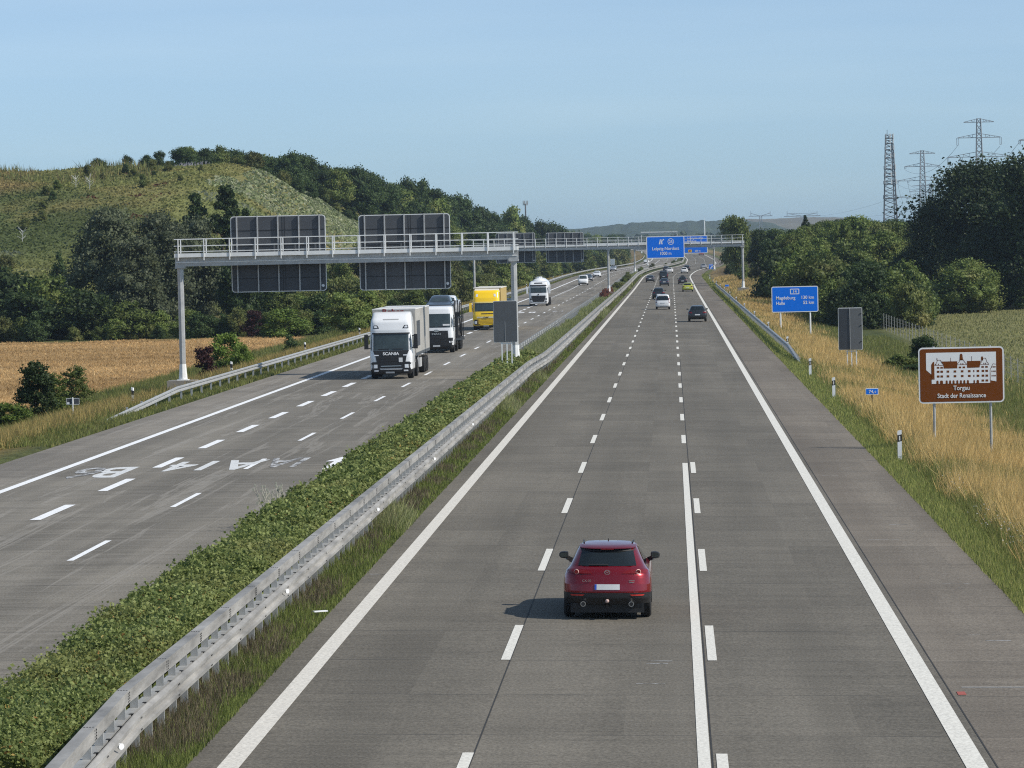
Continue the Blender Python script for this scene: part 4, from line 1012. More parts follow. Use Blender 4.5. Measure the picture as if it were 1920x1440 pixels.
# grey sign backs on three legs
def backsign(px0, px1, py0, py1, Y, legs, label, two):
    R = signroot((px0+px1)/2, (py0+py1)/2, Y); K = Y/F; w, h = (px1-px0)*K, (py1-py0)*K
    t = thing('road_sign', label, 'sign', R)
    MB().prism(rrect(w, h, .07, 4), .05, .075).build('frame', LIGHTM, t)
    if two:
        dx = -.02*w
        b = MB(); b.face([(-w/2+.03,.045,-h/2+.04),(dx,-.07,-h/2+.04),(dx,-.07,h/2-.04),(-w/2+.03,.045,h/2-.04)]); b.build('panel', SIGNBACK, t)
        b = MB(); b.face([(dx,-.07,-h/2+.04),(w/2-.03,.045,-h/2+.04),(w/2-.03,.045,h/2-.04),(dx,-.07,h/2-.04)]); b.build('panel', SIGNBACK2, t)
        MB().bar((dx,-.075,-h/2+.04),(dx,-.075,h/2-.04),.03).build('seam_strip', GALV, t)
        b = MB()
        for z in (-.3,.08,.36): b.box((w/2-.09,-.0,z*h), (.1,.06,.03))
        b.build('hinges', BLACK, t)
    else:
        MB().prism(rrect(w-.05, h-.05, .06, 4), .03, .05).build('panel', SIGNBACK2, t)
        MB().bar((-.02*w,.025,-h/2+.06),(-.02*w,.025,.0),.02).build('seam_strip', GALV, t)
    for px in legs:
        x = (px-(px0+px1)/2)*K; g = gnd(R.x+x, Y)-R.z; MB().box((x,.10,(g-.3-h/2+.1)/2), (.07,.07,-(g-.3)-h/2+.1)).build('leg', LIGHTM, t)
    MB().box((0,.10,-h/2-.08), ((legs[-1]-legs[0])*K+.06,.05,.05)).build('cross_bar', LIGHTM, t)
backsign(1572, 1617, 577, 656, 232, (1588,1596,1605), 'grey two-tone back of a tall sign standing in the right verge', True)
backsign(925, 970, 564, 642, 203, (940,949.5,958.5), 'plain grey back of a tall sign standing in the hedge by the gantry post', False)
R = signroot(136.5, 752.5, 169)
t = thing('road_sign', 'small black back of a two-part sign on a post in the left verge', 'sign', R)
for dx in (-.17,.17): MB().prism(rrect(.27,.28,.03,3,dx,0), -.015, .01).build('panel', SIGNBACK, t); frame(t, 'frame', dx, 0, .30,.31,.03,.02, LIGHTM, -.017)
MB().box((-.22,-.02,-.08),(.12,.01,.08)).build('sticker', WHITE, t); signposts(t, (0,), .2, R, .028, LIGHTM, -.04)
R = signroot(1333, 501, 1040)
t = thing('exit_sign', 'tall blue sign with a white arrow on the far right verge', 'sign', R)
plate(t, 1.25, 1.9, .1, BLUE, brd=.05); signposts(t, (0,), .6, R, .06); b = MB()
b.prism([(-.15,-.6),(.1,-.6),(.1,-.2),(.38,.08),(.48,-.02),(.5,.38),(.1,.36),(.2,.26),(-.15,-.08)], -.012, -.008); b.build('arrow', WHITE, t)
MB().box((0,-.01,.66),(.9,.006,.16)).build('lettering', WHITE, t)
R = signroot(1148.5, 491, 1150)
t = thing('road_sign', 'pale back of a sign beside the far left carriageway', 'sign', R)
plate(t, 1.5, 1.9, .1, mat('pale_sign_back', (.42,.5,.56), .4), brd=.08); signposts(t, (-.4,.4), .5, R, .06)
# ================================================================== SIGN GANTRIES
def gantry(label, Y, pxs, pyu, thick, railh, nposts_step=1.6, pr=.19, foot=True, dbl=True, base=.95):
    gx = lambda px: at(px, 462+3.6/Y*F, Y).x
    x0 = gx(pxs[0]); x1 = gx(pxs[-1])
    zb = at((pxs[0]+pxs[-1])/2, pyu, Y).z
    t = thing('sign_gantry', label, 'gantry', (x0, Y, gnd(x0, Y))); z0 = t.location.z; Ln = x1-x0; h = zb-z0
    for px in pxs:
        x = gx(px)-x0; g = gnd(x0+x, Y)-z0
        b = MB(); b.tube((x,0,g+.3),(x,0,h-.12),pr,pr,8); b.box((x,0,h-.06),(pr*3.2,pr*3,.12)); p = b.build('post', GALV, t)
        b = MB(); b.tube((x,0,g+.66),(x,0,g+.66+base),pr*1.42,pr*1.06,8); b.box((x,0,g+.645),(pr*3.6,pr*3.6,.05))
        for k in range(8): a = k*PI/4+.39; b.bar((x+pr*1.2*math.cos(a),pr*1.2*math.sin(a),g+.75),(x+pr*1.75*math.cos(a),pr*1.75*math.sin(a),g+.42),.03,.05)
        o = b.build('post_base', LIGHTM, p)
        if foot: MB().box((x,-.1,g+.12),(1.75,1.7,1.0)).build('footing', CONC, t)
    a, e = -.28, Ln+.28
    b = MB(); b.box(((a+e)/2,0,h+thick*.34),(e-a,.55,thick*.68)); b.build('beam', GALV, t)
    b = MB(); b.box(((a+e)/2,-.29,h+thick*.30),(e-a-.1,.03,.05)); b.build('conduit', LIGHTM, t)
    b = MB(); b.box(((a+e)/2,0,h+thick*.84),(e-a,1.15,thick*.30)); b.build('walkway', LIGHTM, t)
    ht = h+thick
    for yy in ((-.56,.56) if dbl else (-.56,)):
        b = MB()
        for k in (.12,.52,1.0): b.bar((a,yy,ht+railh*k),(e,yy,ht+railh*k),.05)
        b.build('railing', LIGHTM, t)
        n = int((e-a)/nposts_step); m = MB().box((0,0,0),(.06,.06,railh+(.55*thick if yy < 0 else 0))).mesh('railing_post', LIGHTM)
        for i in range(n+1): link('railing_post', m, t, (a+.25+i*(e-a-.5)/n, yy+(-.03 if yy < 0 else 0), ht+railh/2-(.27*thick if yy < 0 else 0)))
    return t, h+z0
def gsign_back(px0, px1, py0, py1, Y, label):
    R = signroot((px0+px1)/2, (py0+py1)/2, Y+.75); K = R.y/F; w, h = (px1-px0)*K, (py1-py0)*K
    t = thing('gantry_sign', label, 'sign', R)
    MB().prism(rrect(w, h, .2, 4), .02, .05).build('frame', LIGHTM, t)
    MB().prism(rrect(w-.1, h-.1, .16, 4), .0, .02).build('panel', SIGNBACK, t)
    b = MB()
    for fz in (.31,.1,-.06,-.32): b.box((0,-.008,fz*h),(w-.12,.016,.035))
    for fx in (.545,.57): b.box(((fx-.5)*w,-.006,0),(.02,.012,h-.12))
    b.build('seams', BLACK, t)
    for fx in (.067,.285,.5,.72,.935):
        x = (fx-.5)*w; b = MB(); b.box((x,-.06,0),(.075,.12,h+.04)); b.build('rib', GALV, t)
    for fx in (.04,.26,.475,.695,.905):
        x = (fx-.5)*w; b = MB(); b.box((x,-.9,.02*h),(.09,.1,.2*h)); b.box((x+.06,-.5,-.09*h),(.07,.8,.1)); b.build('clamp', SIGNBACK2, t)
    MB().tube((w*.47-.05,-.02,-h*.43),(w*.47-.05,-.0,-h*.43),.09,.09,10).build('sticker', WHITE, t)
    return t
gantry('nearest sign gantry, a grey steel portal with walkway over the left carriageway', 216, (340,965), 493, .80, .86)
gsign_back(432.5, 612, 404, 547, 216, 'grey back of the left sign on the nearest gantry')
gsign_back(673, 845, 401.5, 543, 216, 'grey back of the right sign on the nearest gantry')
gantry('second sign gantry spanning both carriageways on three posts', 545, (889,1141,1393), 467.5, .8, 1.0)
gsign_back(930, 1003.5, 437, 493, 545, 'grey back of the left sign on the second gantry')
gsign_back(1024, 1094, 436, 492, 545, 'grey back of the right sign on the second gantry')
gantry('third sign gantry in the distance over the right carriageway', 916, (1190,1339), 467, .8, 1.0, 2.4, foot=False)
gantry('fourth sign gantry in the distance over the left carriageway', 1130, (1096,1214), 461.5, .9, 1.2, 2.4, foot=False)
gantry('thin pale portal farthest along the road above the blue sign', 1900, (1203,1270), 438, .9, .3, 4, .25, False, False)
def exit_symbol(t, cx, cz, k, y=-.012):
    b = MB()
    b.prism([(cx-.62*k,cz-.6*k),(cx-.26*k,cz-.6*k),(cx-.12*k,cz+.6*k),(cx-.3*k,cz+.6*k)], y, y+.004)
    b.prism([(cx+.0*k,cz-.6*k),(cx+.32*k,cz-.6*k),(cx+.2*k,cz+.05*k),(cx+.52*k,cz+.42*k),(cx+.62*k,cz+.32*k),(cx+.7*k,cz+.68*k),(cx+.32*k,cz+.62*k),(cx+.42*k,cz+.52*k),(cx+.1*k,cz+.2*k),(cx+.02*k,cz+.6*k),(cx-.06*k,cz+.6*k)], y, y+.004)
    b.build('exit_symbol', WHITE, t)
R = signroot(1247.7, 463.5, 544); K = R.y/F; w_, h_ = 71*K, 41.5*K
t = thing('gantry_sign', 'blue motorway exit sign reading Leipzig-Nordost 1000 m on the second gantry', 'sign', R); t.location.y -= .65
plate(t, w_, h_, .22, BLUE, brd=.12); exit_symbol(t, -.95*K*8, 10.3*K, 7.6*K)
ring = MB(); n = 24
for i in range(n):
    a, c_ = 2*PI*i/n, 2*PI*(i+1)/n; cx, cz = 10.2*K, 10.3*K
    ring.face([(cx+r*math.cos(q_), -.012, cz+r*math.sin(q_)) for r, q_ in ((5.9*K,a),(5.9*K,c_),(5.0*K,c_),(5.0*K,a))])
ring.build('number_ring', WHITE, t)
text('25', 5.2*K, WHITE, t, 10.2*K, -.014, 7.7*K, bold=.02)
text('Leipzig-Nordost', 6.0*K, WHITE, t, 0, -.014, -5.2*K, wide=.93, bold=.018); text('1000 m', 6.0*K, WHITE, t, 0, -.014, -14.3*K, wide=.88, bold=.018)
R = signroot(1299.5, 458.5, 915); K = R.y/F; w_, h_ = 54*K, 33*K
t = thing('gantry_sign', 'blue exit sign with Eilenburg and a yellow road number, half hidden on the third gantry', 'sign', R); t.location.y -= .65
plate(t, w_, h_, .25, BLUE, brd=.16)
for s_, z in (('Leipzig-Nordost',10.2),('Eilenburg',5.0),('Taucha',-.2)): text(s_, 3.6*K, WHITE, t, -11*K, -.02, z*K, 'LEFT', .92, bold=.02)
text('600 m', 3.4*K, WHITE, t, 3*K, -.02, -13.5*K, 'LEFT', .9, bold=.02)
MB().prism(rrect(7*K, 5*K, .1, 4, -6*K, -12*K), -.02, -.01).build('route_patch', mat('sign_yellow', (.75,.5,.03), .5), t)
text('87', 3.2*K, mat('sign_red', (.5,.03,.02), .5), t, -6*K, -.03, -13.5*K, bold=.03); exit_symbol(t, -20*K, -8*K, 5*K, -.02)
# ================================================================== MASTS AND PYLONS
STEEL = mat('lattice_steel', (.26,.275,.29), .6, .1); STEELD = mat('mast_steel', (.15,.155,.165), .6, .2)
def lattice(b, x0, w0, z0, x1, w1, z1, n, th):
    """square tapering lattice body"""
    L0 = []
    for i in range(n+1):
        k = i/n; k = 1-(1-k)**1.0; z = z0+(z1-z0)*k; w = w0+(w1-w0)*k; L0.append([( (x0+(x1-x0)*k)+sx*w/2, sy*w/2, z) for sx, sy in ((-1,-1),(1,-1),(1,1),(-1,1))])
    for i in range(n):
        for j in range(4):
            k = (j+1) % 4; b.bar(L0[i][j], L0[i+1][j], th*1.25); b.bar(L0[i][j], L0[i+1][k], th*.7); b.bar(L0[i][k], L0[i+1][j], th*.7)
            if i % 2 == 0: b.bar(L0[i][j], L0[i][k], th*.7)
def pylon(px, Y, ztop_py, bw, tw, arms, label, th=.3, ins=1.0):
    """arms: (py of the crossarm, py of its tie point, half width px, hanger positions in px)"""
    top = at(px, ztop_py, Y); x = top.x; g = gnd(x, Y)-1; K = Y/F
    t = thing('pylon', label, 'pylon', (x, Y, g)); H = top.z-g
    b = MB(); lattice(b, 0, bw*K, 0, 0, tw*K, H, 22, th*.8); b.build('lattice_body', STEEL, t)
    for pa, pt, hw, hang in arms:
        za = at(px, pa, Y).z-g; zt = at(px, pt, Y).z-g; b = MB(); hwm = hw*K
        for sy in (-.8,.8): b.bar((-hwm,sy*.2,za),(hwm,sy*.2,za),th)
        for sgn in (-1,1):
            b.bar((0,0,zt),(sgn*hwm,0,za+.1),th*.8)
            for f in (.3,.5,.72): b.bar((sgn*hwm*f,0,za),(sgn*hwm*f,0,za+(zt-za)*(1-f)),th*.6)
            b.bar((sgn*hwm*.3,0,za),(sgn*hwm*.5,0,za+(zt-za)*.5),th*.6)
        b.build('crossarm', STEEL, t)
        for hx in hang:
            for sgn in (-1,1):
                c = sgn*hx*K; l = ins*15*K; b = MB()
                b.bar((c-1.4*K,0,za),(c-1.4*K,0,za-l*.9),th*.7); b.bar((c+1.4*K,0,za),(c+1.4*K,0,za-l*.9),th*.7); b.bar((c-1.4*K,0,za-l*.9),(c+1.4*K,0,za-l*.9),th*.7); b.build('insulator', STEEL, t)
    return t
pylon(1835, 1500, 222, 22, 7, ((229,222,28,()),(258,250,40,(40,)),(294,284,59,(58,33))), 'tallest lattice pylon, rising above the dark oaks', .27)
pylon(1729, 1900, 282, 18, 6, ((288,282,24,()),(312,305,33,(32,)),(338.5,330,47,(46,27))), 'lattice pylon between the communications tower and the tallest pylon', .3, .28)
pylon(1745, 2700, 345, 14, 5, ((348,346,34,()),(359,350,40,()),(369,360,64,(62,42,24))), 'distant wide-armed pylon behind the middle pylon', .36, .2)
pylon(1962, 1350, 240, 22, 8, ((262,252,51,(50,)),(300,288,60,())), 'pylon outside the right edge with only an arm tip showing', .3, .5)
pylon(1835.5, 1990, 300, 16, 8, ((334,322,64,(60,44,30)),), 'pylon behind the tallest pylon with a single wide low arm', .3, .6)
def portal_pylon(px, Y, py0, hw, label):
    K = Y/F; p = at(px, py0, Y); g = gnd(p.x, Y); t = thing('pylon', label, 'pylon', (p.x, Y, g)); z = p.z-g; b = MB()
    for s in (-1,1): b.bar((s*2.2*K,0,0),(s*2.2*K,0,z),.7)
    for k in range(8):
        a, c_ = z*k/8, z*(k+1)/8; b.bar((-2.2*K,0,a),(2.2*K,0,c_),.35)
    b.build('legs', STEEL, t); b = MB(); b.bar((-hw*K,0,z),(hw*K,0,z),.75); b.bar((-hw*K*.8,0,z+5*K),(0,0,z),.55); b.bar((hw*K*.8,0,z+5*K),(0,0,z),.55); b.bar((-hw*K*.8,0,z+5*K),(hw*K*.8,0,z+5*K),.4) if hw > 30 else None
    for s in (-1,1): b.bar((s*hw*K*.82,0,z),(s*hw*K*.82,0,z+9*K),.5)
    b.build('crossarm', STEEL, t)
portal_pylon(1426, 3800, 405, 22, 'smaller of the two far T-shaped pylons over the woods'); portal_pylon(1504, 3800, 405, 34, 'larger of the two far T-shaped pylons over the woods')
def tower():
    Y = 1500; K = Y/F; p = at(1667, 252, Y); g = gnd(p.x, Y)-1; H = p.z-g
    t = thing('communications_tower', 'lattice communications tower with antennas left of the pylons', 'tower', (p.x, Y, g))
    b = MB(); lattice(b, 0, 29*K, 0, 0, 13*K, H, 26, .2); b.build('lattice_body', STEELD, t)
    MB().bar((9.5*K,-.5,0),(4.2*K,-.5,H*.93),.45).build('ladder_shaft', STEELD, t)
    for py, w in ((259,14),(269,14),(281,16),(296,17),(317,20),(331,20),(345,22),(372,24)):
        z = at(1667, py, Y).z-g; b = MB(); b.box((0,0,z),(w*K,w*K,.5)); [b.bar((sx*w*K/2,sy*w*K/2,z),(sx*w*K/2,sy*w*K/2,z+1.3),.2) for sx in (-1,1) for sy in (-1,1)]; [b.bar((-w*K/2,sy*w*K/2,z+1.3),(w*K/2,sy*w*K/2,z+1.3),.2) for sy in (-1,1)]; b.build('platform', STEELD, t)
        if py < 350:
            for dx in (-.45,.1,.5): MB().box((dx*w*K*1.0,-w*K*.52,z+.9),(.45,.4,1.9)).build('antenna', LIGHTM if dx > 0 else GALV, t)
    MB().bar((-.8,0,H),(-.8,0,H+2),.2).build('spike', STEELD, t)
tower()
p = at(985, 376, 1150); g = gnd(p.x, 1150); t = thing('mobile_mast', 'slender phone mast behind the trees at the end of the left ridge', 'mast', (p.x, 1150, g))
MB().tube((0,0,-.5),(0,0,p.z-g-1.2),.32,.22,8).build('pole', STEELD, t); b = MB()
for k in range(4): a = k*PI/2+.4; b.box((.75*math.cos(a),.75*math.sin(a),p.z-g-.8),(.28,.28,1.5)); b.bar((0,0,p.z-g-1.2),(.75*math.cos(a),.75*math.sin(a),p.z-g-.8),.1)
b.build('antenna', GALV, t)
p = at(1320.5, 408, 3000); g = gnd(p.x, 3000); t = thing('white_mast', 'pale white mast rising in front of the distant hills', 'mast', (p.x, 3000, g))
MB().tube((0,0,0),(0,0,p.z-g-3),.62,.5,10).build('pole', LIGHTM, t); MB().tube((0,0,p.z-g-3),(0,0,p.z-g),.2,.15,8).build('tip', LIGHTM, t)
# wires
def wire(a, b_, sag):
    q = MB(); a, b_ = Vector(a), Vector(b_); n = 14; P = [a.lerp(b_, i/n)-Vector((0,0,sag*4*(i/n)*(1-i/n))) for i in range(n+1)]
    for i in range(n): q.bar(P[i], P[i+1], .10)
    o = q.build('power_cable', STEEL); tag(o, 'thin power cable strung between the pylons', 'cable', 'power cables between the pylons')
for (pa, ya, Ya), (pb, yb, Yb) in (((1795,274,1500),(1696,318,1900)),((1875,274,1500),(1762,318,1900)),((1778,310,1500),(1683,345,1900)),((1802,310,1500),(1702,345,1900)),((1868,310,1500),(1757,345,1900)),((1893,310,1500),(1775,345,1900)),((1683,343,1900),(1700,375,2700)),((1702,343,1900),(1720,375,2700)),((1912,266,1350),(1760,420,4200)),((1681,369,2700),(1470,405,3800)),((1809,372,2700),(1538,405,3800))):
    wire(at(pa, ya, Ya), at(pb, yb, Yb), 6)
# ================================================================== FIELD FENCE
t = thing('wire_fence', 'wire field fence on thin grey posts between the verge and the meadow', 'fence')
yy = np.arange(205, 425, 4.6); fx = lambda y: 21.2+.004*(y-205)
me_ = MB().box((0,0,.75),(.05,.05,1.9)).mesh('post', mat('fence_post', (.36,.35,.32), .8))
for y in yy: link('post', me_, t, (fx(y), y, gnd(fx(y), y)))
b = MB()
for h in (.25,.6,.95,1.3,1.55):
    for a, c_ in zip(yy[:-1], yy[1:]): b.bar((fx(a),a,gnd(fx(a),a)+h),(fx(c_),c_,gnd(fx(c_),c_)+h),.012)
b.build('wires', STEEL, t)
# ================================================================== VEHICLES
def paintmat(name, col, metal=.0, rough=.32, coat=.6):
    return mat(name, col, rough, metal, .5, coat, .05, .8)
P_WHITE = paintmat('car_white', (.74,.75,.76)); P_BLACK = paintmat('car_black', (.014,.015,.017)); P_DARK = paintmat('car_dark_grey', (.035,.038,.042))
P_SILVER = paintmat('car_silver', (.42,.43,.44), .5); P_LIME = paintmat('car_yellow_green', (.42,.46,.06)); P_NAVY = paintmat('car_dark_blue', (.02,.025,.038))
P_RED = paintmat('car_deep_red', (.22,.002,.009), .55, .27, .8); P_YELLOW = paintmat('lorry_yellow', (.93,.60,.008))
ROOFMAT = P_RED
TAB = {  # (z, rear y, front y, half width)
 'hatch': [(.24,.20,4.22,.80),(.30,.09,4.32,.86),(.45,.01,4.38,.893),(.60,0,4.40,.9),(.74,.02,4.36,.9),(.86,.05,4.24,.888),(.93,.068,4.0,.872),(1.0,.095,3.5,.845),(1.05,.13,3.2,.80),(1.10,.21,3.05,.765),(1.25,.34,2.72,.69),(1.40,.48,2.32,.625),(1.46,.53,2.1,.59),(1.50,.72,1.95,.54),(1.53,1.05,1.75,.43),(1.54,1.25,1.55,.2)],
 'sedan': [(.22,.20,4.5,.80),(.28,.08,4.62,.87),(.45,0,4.7,.9),(.62,.01,4.7,.905),(.78,.06,4.62,.9),(.9,.1,4.4,.88),(.96,.18,3.9,.86),(.99,.55,3.6,.84),(1.02,.8,3.4,.8),(1.2,1.15,2.95,.69),(1.35,1.5,2.5,.61),(1.40,1.75,2.25,.53),(1.43,1.9,2.1,.3)],
 'mpv': [(.24,.16,4.2,.8),(.32,.05,4.3,.88),(.5,0,4.36,.9),(.8,.0,4.3,.905),(.95,.02,4.1,.9),(1.05,.04,3.75,.88),(1.15,.06,3.5,.87),(1.4,.12,3.1,.82),(1.65,.2,2.7,.76),(1.74,.26,2.5,.70),(1.78,.45,2.3,.6),(1.80,.8,2.0,.4)],
 'van': [(.24,.1,4.75,.85),(.32,.04,4.84,.93),(.5,0,4.9,.95),(.9,0,4.86,.955),(1.1,.02,4.6,.95),(1.2,.03,4.35,.94),(1.6,.07,3.75,.89),(1.85,.12,3.35,.83),(1.93,.2,3.2,.76),(1.97,.5,2.9,.6),(1.98,.8,2.6,.4)],
}
class Shell:
    def __init__(s, tab, k=(1,1,1), r0=.22, r1=.3, b0=.05, b1=.12):
        t = np.array(tab, float); s.z = t[:,0]*k[2]; s.a = t[:,1]*k[1]; s.b = t[:,2]*k[1]; s.w = t[:,3]*k[0]
        s.r0, s.r1, s.b0, s.b1 = r0, r1, b0, b1; s.L = s.b.max(); s.H = s.z.max(); s.W = s.w.max()*2
    def hw(s, z): return float(np.interp(z, s.z, s.w))
    def corner(s, x, z, r, b):
        w = s.hw(z); r = min(r, w*.8); ax = min(abs(x), w); d = b*(ax/w)**2
        if ax > w-r: d += r-math.sqrt(max(0, r*r-(ax-(w-r))**2))
        return d
    def rear(s, x, z): return float(np.interp(z, s.z, s.a))+s.corner(x, z, s.r0, s.b0)
    def front(s, x, z): return float(np.interp(z, s.z, s.b))-s.corner(x, z, s.r1, s.b1)
    XS = [-1,-.975,-.93,-.85,-.7,-.45,-.2,0,.2,.45,.7,.85,.93,.975,1]
    def outline(s, z):
        w = s.hw(z); P = [(x*w, s.rear(x*w, z), z) for x in s.XS]
        ya, yb = s.rear(w, z), s.front(w, z)
        yb = max(yb, ya+.05)
        P += [(w, ya+(yb-ya)*i/9, z) for i in range(1, 9)]
        P += [(x*w, max(s.front(x*w, z), s.rear(x*w, z)+.03), z) for x in reversed(s.XS)]
        P += [(-w, yb+(ya-yb)*i/9, z) for i in range(1, 9)]
        return P
    def body(s, name, z0, z1, m, parent, n=26, cap=True, smooth=35):
        zs = sorted(set([z0, z1]+[z for z in s.z if z0 < z < z1]+[z0+(z1-z0)*i/n for i in range(n+1)]))
        b = MB(); R = [s.outline(z) for z in zs]; b.grid(R, 0, True)
        if cap:
            k = len(R[0]); b.f.append(tuple(range(len(b.v)-k, len(b.v)))); b.m.append(0); b.f.append(tuple(reversed(range(k)))); b.m.append(0)
        return b.build(name, m, parent, smooth)
    def rp(s, name, rows, m, parent, off=.008, nx=10, fr=False):
        b = MB(); P = []
        for z, xl, xr in rows:
            P.append([(xl+(xr-xl)*i/nx, (s.front(xl+(xr-xl)*i/nx, z)+off) if fr else (s.rear(xl+(xr-xl)*i/nx, z)-off), z) for i in range(nx+1)])
        b.grid(P); return b.build(name, m, parent, 40)
    def sp(s, name, rows, side, m, parent, off=.008, n=6):
        b = MB(); b.grid([[(side*(s.hw(z)+off), ya+(yb-ya)*i/n, z) for i in range(n+1)] for z, ya, yb in rows]); return b.build(name, m, parent, 40)
def rows(z0, z1, f, n=4): return [(z0+(z1-z0)*i/n,)+f(i/n) for i in range(n+1)]
def wheel(parent, x, y, r, wd, dark=False):
    sgn = 1 if x > 0 else -1; n = 20; b = MB(); pr = [(-wd/2,r*.66),(-wd/2,r*.9),(-wd/2+.03,r),(wd/2-.03,r),(wd/2,r*.9),(wd/2,r*.66)]
    b.grid([[(x+dx, y+rr*math.cos(2*PI*i/n), r+rr*math.sin(2*PI*i/n)) for i in range(n)] for dx, rr in pr], 0, True)
    w = b.build('wheel', RUBBER, parent, 40); b = MB(); xo = x+sgn*(wd/2-.03)
    b.tube((x-sgn*wd*.3,y,r),(xo,y,r),r*.67,r*.67,16)
    for k in range(5):
        a = k*2*PI/5; b.bar((xo+sgn*.012,y,r),(xo+sgn*.012,y+r*.62*math.cos(a),r+r*.62*math.sin(a)),.02,r*.16)
    b.build('rim', DARKTRIM if dark else RIM, w, 40)
def mirror(parent, x, y, z, m, sgn):
    b = MB(); b.bar((x-sgn*.08,y,z-.06),(x+sgn*.05,y,z-.02),.035,.05); b.box((x+sgn*.11,y,z+.03),(.2,.10,.13),top=(.85,.9)); mm = b.build('mirror', m, parent, 30)
    MB().box((x+sgn*.11,y-.052,z+.03),(.155,.006,.09)).build('mirror_glass', TGLASS, mm)
def car(kind_, paint_, label, cat, x, y, rot=0, k=(1,1,1), z=None, group=None, name='car', lamps=False, roofbars=False):
    s = Shell(TAB[kind_], k); t = thing(name, label, cat, (x, y, gnd(x, y)+.01+(rz(x-float(cc(y)), y)-gnd(x, y)) if z is None else z), rot+(-math.atan(float(cc(y+5)-cc(y-5))/10)), group)
    H, Lc, W = s.H, s.L, s.W; kz = k[2]; ky = k[1]; kx = k[0]
    belt = {'hatch':1.08,'sedan':1.03,'mpv':1.08,'van':1.22}[kind_]*kz; top = H-.1
    s.body('body', .36*kz, H, paint_, t); s.body('bumper', .24*kz, .362*kz, DARKTRIM, t, 3)
    def wr(u): h = s.hw(belt+(top-belt)*u)-.10-.02*(1-u); return (-h, h)
    zt = H-.11*kz if kind_ != 'sedan' else H-.07*kz
    s.rp('rear_window', rows(belt+.02, zt, lambda u: (-(s.hw(belt+.02+(zt-belt-.02)*u)-.11), s.hw(belt+.02+(zt-belt-.02)*u)-.11)), GLASS, t)
    s.rp('windscreen', rows(belt+.03, zt, lambda u: (-(s.hw(belt+.03+(zt-belt-.03)*u)-.09), s.hw(belt+.03+(zt-belt-.03)*u)-.09)), TGLASS, t, fr=True)
    for sd in (-1, 1):
        def sr(u, a, b_): zz_ = belt+.03+(zt-belt-.03)*u; ya, yb = s.rear(s.hw(zz_), zz_)+.12*ky, s.front(s.hw(zz_), zz_)-.1*ky; return (ya+(yb-ya)*a, ya+(yb-ya)*b_)
        s.sp('side_window', rows(belt+.03, zt-.02, lambda u: sr(u, .0, .47)), sd, GLASS, t); s.sp('side_window', rows(belt+.03, zt-.02, lambda u: sr(u, .50, 1.0)), sd, GLASS, t)
        zl = (.86 if kind_ in ('hatch','sedan') else .92)*kz
        if kind_ in ('mpv','van'): s.rp('tail_light', [(zl-.1, sd*(W/2-.17), sd*(W/2-.012)),(zl+.42, sd*(s.hw(zl+.42)-.14), sd*(s.hw(zl+.42)-.012))], TAIL, t, .012)
        else: s.rp('tail_light', [(zl-.04, sd*(W/2-.42), sd*(W/2-.02)),(zl+.09, sd*(W/2-.38), sd*(s.hw(zl+.09)-.012))], TAIL, t, .012)
        s.rp('headlight', [(.62*kz, sd*(W/2-.46), sd*(W/2-.08)),(.76*kz, sd*(W/2-.5), sd*(W/2-.03))], LAMP, t, .012, fr=True)
        mirror(t, sd*(s.hw(belt)+.06), Lc*.66, belt+.06, paint_ if paint_ is not P_BLACK else BLACK, sd)
        for yy in (.78*ky, Lc-.88*ky): wheel(t, sd*(W/2-.13), yy, .325*kz**.5, .22)
    s.rp('grille', [(.36*kz,-.55*kx,.55*kx),(.60*kz,-.5*kx,.5*kx)], BLACK, t, .014, fr=True)
    zp = (.62 if kind_ == 'hatch' else .72)*kz
    s.rp('number_plate', [(zp,-.26,.26),(zp+.11,-.26,.26)], PLATE, t, .02); s.rp('number_plate', [(.40*kz,-.26,.26),(.51*kz,-.26,.26)], PLATE, t, .025, fr=True)
    MB().box((0,Lc*.33,H+.03),(.03,.16,.07),top=(.5,.4)).build('antenna', BLACK, t)
    if roofbars:
        MB().box((0,Lc*.42,H+.17),(.62,1.5,.24),top=(.8,.85)).build('roof_box', P_DARK, t)
        for yy in (.32,.52): MB().box((0,Lc*yy,H+.035),(1.15,.06,.05)).build('roof_bar', BLACK, t)
    return t, s
